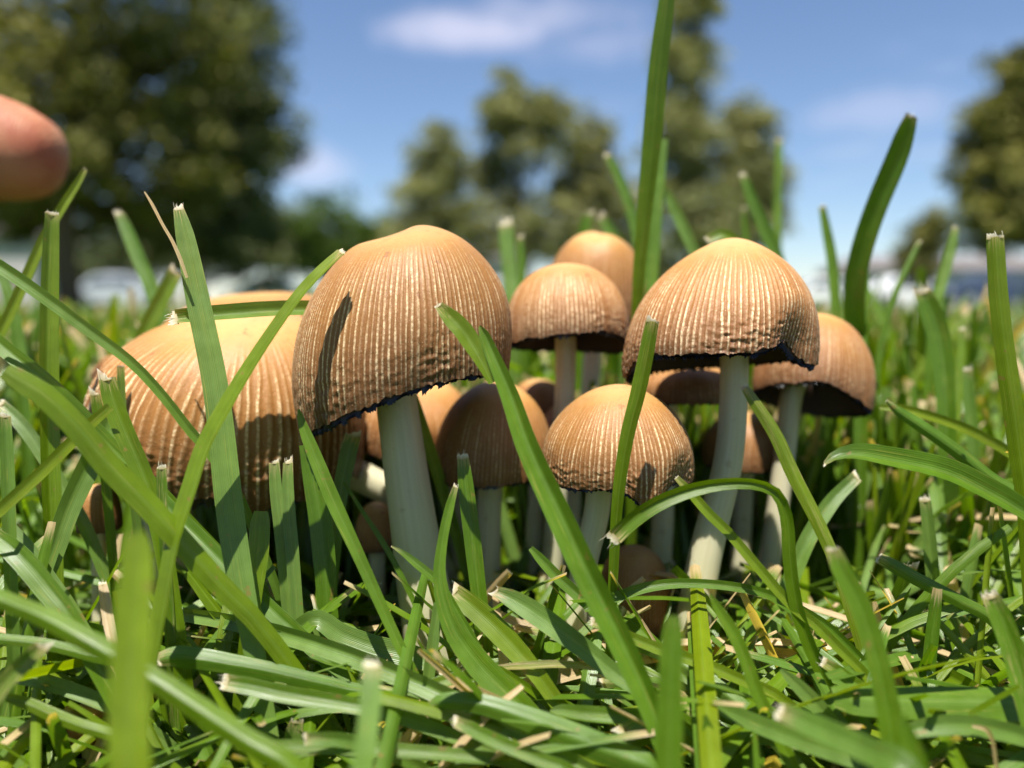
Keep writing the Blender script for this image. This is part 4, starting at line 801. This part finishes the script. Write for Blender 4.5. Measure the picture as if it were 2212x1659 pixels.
# ------------------------------------------------------------------ trees
M_BARK = simple('bark', (.09, .065, .045), .9, .1, var=.4, scale=6)
LEAF = [leaf_material('leaves_olive', (.050, .058, .016), (.29, .27, .085)), leaf_material('leaves_blue_green', (.044, .060, .030), (.19, .21, .10)), leaf_material('leaves_hazed_olive', (.10, .115, .048), (.33, .32, .15)), leaf_material('leaves_green', (.034, .062, .010), (.10, .15, .03))]  # pale olive has haze over the centre trees painted into its colour
def make_tree(label, u, D, crown, n_leaf, leaf, mat, seed, trunk_r=.22, group='trees beyond the lawn', name='leafy_tree'):
    """crown: list of (u, v, radius u px, radius v px, dy m) ellipsoids seen in the picture at distance D"""
    rg = np.random.default_rng(seed)
    base = P(u, 660, D); base[2] = 0
    e = empty(name, base, label, 'tree', group)
    cl = []; cen = []
    for (cu, cv, ru, rv, dy) in crown:
        c = P(cu, cv, D+dy); rx, rz = ru/FPX*D, rv/FPX*D; ry = max(rx*.85, .7); cen.append((c, rx, rz))
        nc = max(10, int(20*(rx*rz)**.55*2.0))
        g = rg.normal(size=(nc, 3)); g /= np.linalg.norm(g, axis=1)[:, None]; g *= (rg.random(nc)**.42)[:, None]
        for q in g: cl.append((c+q*np.array([rx, ry, rz]), (.26+.36*rg.random())*min(rx, rz)**.6))
    ks = rg.integers(0, len(cl), n_leaf)
    cc = np.array([c for c, _ in cl])[ks]; cr = np.array([r for _, r in cl])[ks]; ct = rg.random(len(cl))[ks]
    d = rg.normal(size=(n_leaf, 3)); d /= np.linalg.norm(d, axis=1)[:, None]
    p = cc+d*(cr*(rg.random(n_leaf)**.5))[:, None]*np.array([1.15, 1.15, .75])
    p[:, 2] = np.maximum(p[:, 2], .35)
    a = rg.normal(size=(n_leaf, 3)); a[:, 2] *= .5; a /= np.linalg.norm(a, axis=1)[:, None]
    b = np.cross(a, rg.normal(size=(n_leaf, 3))); b /= np.linalg.norm(b, axis=1)[:, None]
    sz = leaf*(.6+.8*rg.random(n_leaf))[:, None]
    mid = np.cross(a, b)*sz*.18
    V = np.stack([p-a*sz, p-b*sz*.45+mid, p+a*sz, p+b*sz*.45+mid], 1).reshape(-1, 3)-base
    F = np.arange(n_leaf*4).reshape(-1, 4)
    ti = np.repeat(np.clip(ct**1.6*.85+.35*rg.random(n_leaf)-.05, 0, 1), 4)  # tone per clump paints sunlit and duller patches into the leaf colour
    mesh_obj('crown', V, F, LEAF[mat], e, attrs={'tint': ti}, smooth=False)
    # trunk and limbs
    vs_, fs, off = [], [], 0
    top = max(c[2] for c, _, _ in cen)
    def limb(a_, b_, r0, r1, bend):
        nonlocal off
        n = 9; t = np.linspace(0, 1, n)[:, None]
        mid_ = (a_+b_)/2+bend
        pth = a_*(1-t)**2+2*mid_*t*(1-t)+b_*t**2
        v, f, _ = tube(pth-base, np.linspace(r0, r1, n), 8); vs_.append(v); fs.append(f+off); off += len(v)
    big = max(cen, key=lambda q: q[1]*q[2])[0]
    fork = np.array([base[0]*.75+big[0]*.25, base[1], max(1.2, big[2]*.45)])
    g0 = base.copy(); g0[2] = -.1
    limb(g0, fork, trunk_r, trunk_r*.72, rg.normal(size=3)*.08)
    for c, rx, rz in cen:
        limb(fork-np.array([0, 0, .15]), c, trunk_r*.62, trunk_r*.18, rg.normal(size=3)*.3)
        for _ in range(4):
            limb(c-np.array([0, 0, rz*.3]), c+rg.normal(size=3)*np.array([rx, rx, rz])*.45, trunk_r*.22, .02, rg.normal(size=3)*.1)
    mesh_obj('trunk', np.vstack(vs_), np.vstack(fs), M_BARK, e)
    return e
make_tree('big dark near tree with olive leaves and thick trunk behind the finger', 155, 17, [(120, 60, 290, 190, 0), (60, 260, 190, 150, -1), (330, 120, 200, 170, 1.2), (330, 330, 170, 130, .5), (150, 400, 170, 110, 1), (-160, 150, 220, 240, 0), (230, -160, 300, 150, 0), (300, 480, 150, 90, 1.5), (40, 470, 120, 60, 2)], 42000, .10, 0, 1, .28)
make_tree('bluish green tree leaning out beside the big dark near tree', 420, 21, [(500, 120, 120, 180, 0), (560, 270, 100, 110, 0), (460, 330, 140, 120, 1), (520, -60, 90, 110, 0), (470, 470, 130, 90, 0)], 24000, .10, 1, 2, .22)
make_tree('low dark tree at the left edge of the centre trees', 940, 30, [(945, 350, 66, 80, 0), (930, 450, 90, 90, 0), (1000, 500, 90, 70, 0), (880, 540, 60, 60, 0)], 14400, .11, 2, 3, .18)
make_tree('pointed olive tree standing tallest of the centre trees', 1130, 31, [(1085, 215, 44, 70, 0), (1120, 290, 90, 90, 0), (1180, 260, 60, 70, 0), (1080, 400, 80, 80, 1), (1150, 500, 110, 80, 0)], 16800, .11, 2, 4, .2)
make_tree('round topped olive tree right of the pointed centre tree', 1290, 33, [(1280, 310, 66, 70, 0), (1250, 400, 80, 70, 0), (1320, 450, 80, 90, 0), (1270, 520, 90, 60, 0)], 14400, .12, 2, 5, .2)
make_tree('tall narrow tree rising out of the picture top behind the very tall blade', 1500, 27, [(1500, 30, 58, 120, 0), (1480, 170, 76, 110, 0), (1470, 320, 90, 110, 0), (1490, 450, 110, 90, 0), (1520, -100, 40, 70, 0)], 19200, .10, 2, 6, .24)
make_tree('low spreading olive tree with ragged edge behind the conical brown cap', 1620, 29, [(1630, 270, 62, 64, 0), (1600, 360, 90, 80, 0), (1650, 400, 60, 70, 0), (1610, 490, 90, 70, 0)], 14400, .11, 2, 7, .2)
make_tree('dark tree at the right edge with olive leaves', 2230, 20, [(2200, 180, 66, 90, 0), (2170, 290, 90, 80, 0), (2160, 390, 110, 80, 0), (2240, 330, 130, 170, 1), (2190, 480, 120, 70, 0)], 21600, .10, 0, 8, .24)
make_tree('small bushy tree before the pale house at the right', 2010, 34, [(2010, 500, 50, 50, 0), (1985, 560, 50, 50, 0)], 6000, .10, 0, 9, .12)
for i, (uu, vv, ru, rv, lab) in enumerate(((700, 500, 130, 90, 'round green bush left of the centre trees'), (570, 500, 120, 110, 'dark bush under the bluish green tree'), (410, 510, 130, 110, 'dark bush in the shade right of the thick trunk'), (230, 545, 130, 80, 'dark bush just behind the thick trunk'), (810, 530, 80, 80, 'low bush at the foot of the low dark tree'), (1420, 560, 120, 60, 'low dark bush under the tall narrow tree'))):
    make_tree(lab, uu, 38, [(uu, vv, ru, rv, 0), (uu+30, vv+50, ru*.9, 50, 0)], 8000, .13, 3 if i in (0, 4) else 1, 20+i, .12, 'bushes beyond the lawn', 'bush')

# ------------------------------------------------------------------ houses and parked cars beyond the lawn
def box_faces(): return [(0, 1, 3, 2), (4, 6, 7, 5), (0, 4, 5, 1), (2, 3, 7, 6), (0, 2, 6, 4), (1, 5, 7, 3)]
def box(name, x0, x1, y0, y1, z0, z1, mat, parent):
    V = [(x, y, z) for x in (x0, x1) for y in (y0, y1) for z in (z0, z1)]
    return mesh_obj(name, V, box_faces(), mat, parent, smooth=False)
M_WALL = simple('plaster', (.38, .36, .35), .9, .1, var=.06); M_ROOF = simple('roof_tiles', (.14, .125, .125), .9, .1); M_GLASS = simple('window_glass', (.05, .065, .08), .08, .6, var=.1); M_TRIM = simple('trim', (.78, .77, .75), .6)
M_DOOR = simple('door_paint', (.16, .10, .07), .5)
def house(label, u0, u1, vtop, D):
    a, b = P(u0, 660, D), P(u1, 660, D); w = b[0]-a[0]; h = (660-vtop)/FPX*D*.72; rh = h*.4; dep = 7.0
    e = empty('house', (a[0]+w/2, D, 0), label, 'house')
    box('wall', -w/2, w/2, 0, dep, -.1, h, M_WALL, e)
    o = .4; V = [(-w/2-o, -o, h), (w/2+o, -o, h), (w/2+o, dep+o, h), (-w/2-o, dep+o, h), (-w/2+1.0, dep/2, h+rh), (w/2-1.0, dep/2, h+rh)]
    r = mesh_obj('roof', V, [(0, 1, 5, 4), (2, 3, 4, 5), (1, 2, 5), (3, 0, 4), (0, 3, 2, 1)], M_ROOF, e, smooth=False)
    box('chimney', w*.2, w*.2+.6, dep/2-.3, dep/2+.3, h+rh*.5, h+rh+.7, M_WALL, r)
    n = max(2, int(w/2.6))
    for i in range(n):
        x = -w/2+w*(i+.5)/n
        if i == n//2:
            d = box('door', x-.5, x+.5, -.05, .05, 0, 2.05, M_DOOR, e); box('handle', x+.32, x+.40, -.12, -.05, 1.0, 1.06, M_TRIM, d); continue
        wn = box('window', x-.6, x+.6, -.04, .02, .9, 2.1, M_TRIM, e)
        for s in (-1, 1): box('pane', x+s*.28-.25, x+s*.28+.25, -.055, -.03, .98, 2.02, M_GLASS, wn)
house('pale low house behind the tree at the right edge', 1850, 2330, 545, 52)
house('pale house glimpsed between the centre trees', 985, 1135, 520, 60)
house('pale house at the left edge behind the big dark near tree', -140, 80, 455, 48)
M_TYRE = simple('tyre', (.02, .02, .02), .8); M_RIM = simple('rim', (.55, .55, .57), .3, metal=.8); M_LAMP = simple('lamp_glass', (.75, .75, .72), .15)
def car(label, u, D, col, rotz, L=4.3):
    m = simple('car_paint', col, .25, .5, var=.03); p = P(u, 660, D); e = empty('parked_car', (p[0], p[1], 0), label, 'car', None, rotz)
    prof = [(-.5, .32), (-.5, .62), (-.47, .80), (-.36, .88), (-.23, 1.36), (-.08, 1.46), (.12, 1.44), (.27, .96), (.44, .84), (.5, .66), (.5, .32)]
    n = len(prof); V = []
    for s, k in ((-1, 0), (-1, 1), (1, 1), (1, 0)):
        for x, z in prof: V.append((x*L*(1 if k else .985), s*(.88 if k == 0 else .80)*(1 - .16*max(0, z-.9)/.5), z))
    F = []
    for r in range(3):
        for i in range(n): F.append((r*n+i, r*n+(i+1) % n, (r+1)*n+(i+1) % n, (r+1)*n+i))
    F += [tuple(range(n)), tuple(range(4*n-1, 3*n-1, -1))]
    b = mesh_obj('body', V, F, m, e, smooth=False)
    bv = b.modifiers.new('bevel', 'BEVEL'); bv.width = .05; bv.segments = 2
    for s in (-1, 1):
        y = s*.845
        for (xa, xb, xc, xd) in ((-.31, -.215, -.065, -.06), (-.045, -.05, .115, .225)):
            V2 = [(xa*L, s*.885, .93), (xd*L, s*.885, .93), (xc*L, s*.775, 1.37), (xb*L, s*.775, 1.33)]
            mesh_obj('window', V2+[(v[0], v[1]-s*.05, v[2]) for v in V2], [(0, 1, 2, 3), (7, 6, 5, 4), (0, 4, 5, 1), (1, 5, 6, 2), (2, 6, 7, 3), (3, 7, 4, 0)], M_GLASS, e, smooth=False)
        for x in (-.31, .31):
            t = np.linspace(0, 2*math.pi, 20, endpoint=False)
            def disc(name, r, y0, y1, mt, par):
                V3 = [(x*L+r*math.cos(q), y0, .32+r*math.sin(q)) for q in t]+[(x*L+r*math.cos(q), y1, .32+r*math.sin(q)) for q in t]
                return mesh_obj(name, V3, [tuple(range(19, -1, -1)), tuple(range(20, 40))]+[(i, (i+1) % 20, 20+(i+1) % 20, 20+i) for i in range(20)], mt, par, smooth=False)
            wh = disc('tyre', .32, s*.70, s*.90, M_TYRE, e); disc('rim', .2, s*.89, s*.915, M_RIM, wh)
        box('headlight', L*.47, L*.505, s*.62-.15, s*.62+.15, .62, .76, M_LAMP, e)
    V2 = [(.262*L, -.66, .99), (.262*L, .66, .99), (.135*L, .60, 1.40), (.135*L, -.60, 1.40)]
    mesh_obj('windscreen', [(v[0]+.03, v[1], v[2]+.02) for v in V2]+[(v[0]-.05, v[1], v[2]-.02) for v in V2], [(0, 1, 2, 3), (7, 6, 5, 4), (0, 4, 5, 1), (1, 5, 6, 2), (2, 6, 7, 3), (3, 7, 4, 0)], M_GLASS, e, smooth=False)
car('silver grey parked car left of the broad drooping cap', 265, 36, (.42, .44, .48), .1)
car('white parked car just behind the broad drooping cap', 590, 40, (.75, .75, .76), .05)
car('dark blue parked car at the right edge before the pale house', 2130, 33, (.035, .05, .10), math.pi+.1)
car('white parked car before the pale house, left of the dark blue car', 1960, 38, (.72, .72, .74), .0)
car('pale grey parked car seen between the small striped cap and the tall bell cap', 1090, 44, (.60, .62, .66), .15)
car('white parked car behind the tilted tan mushroom', 1770, 42, (.74, .74, .75), math.pi)
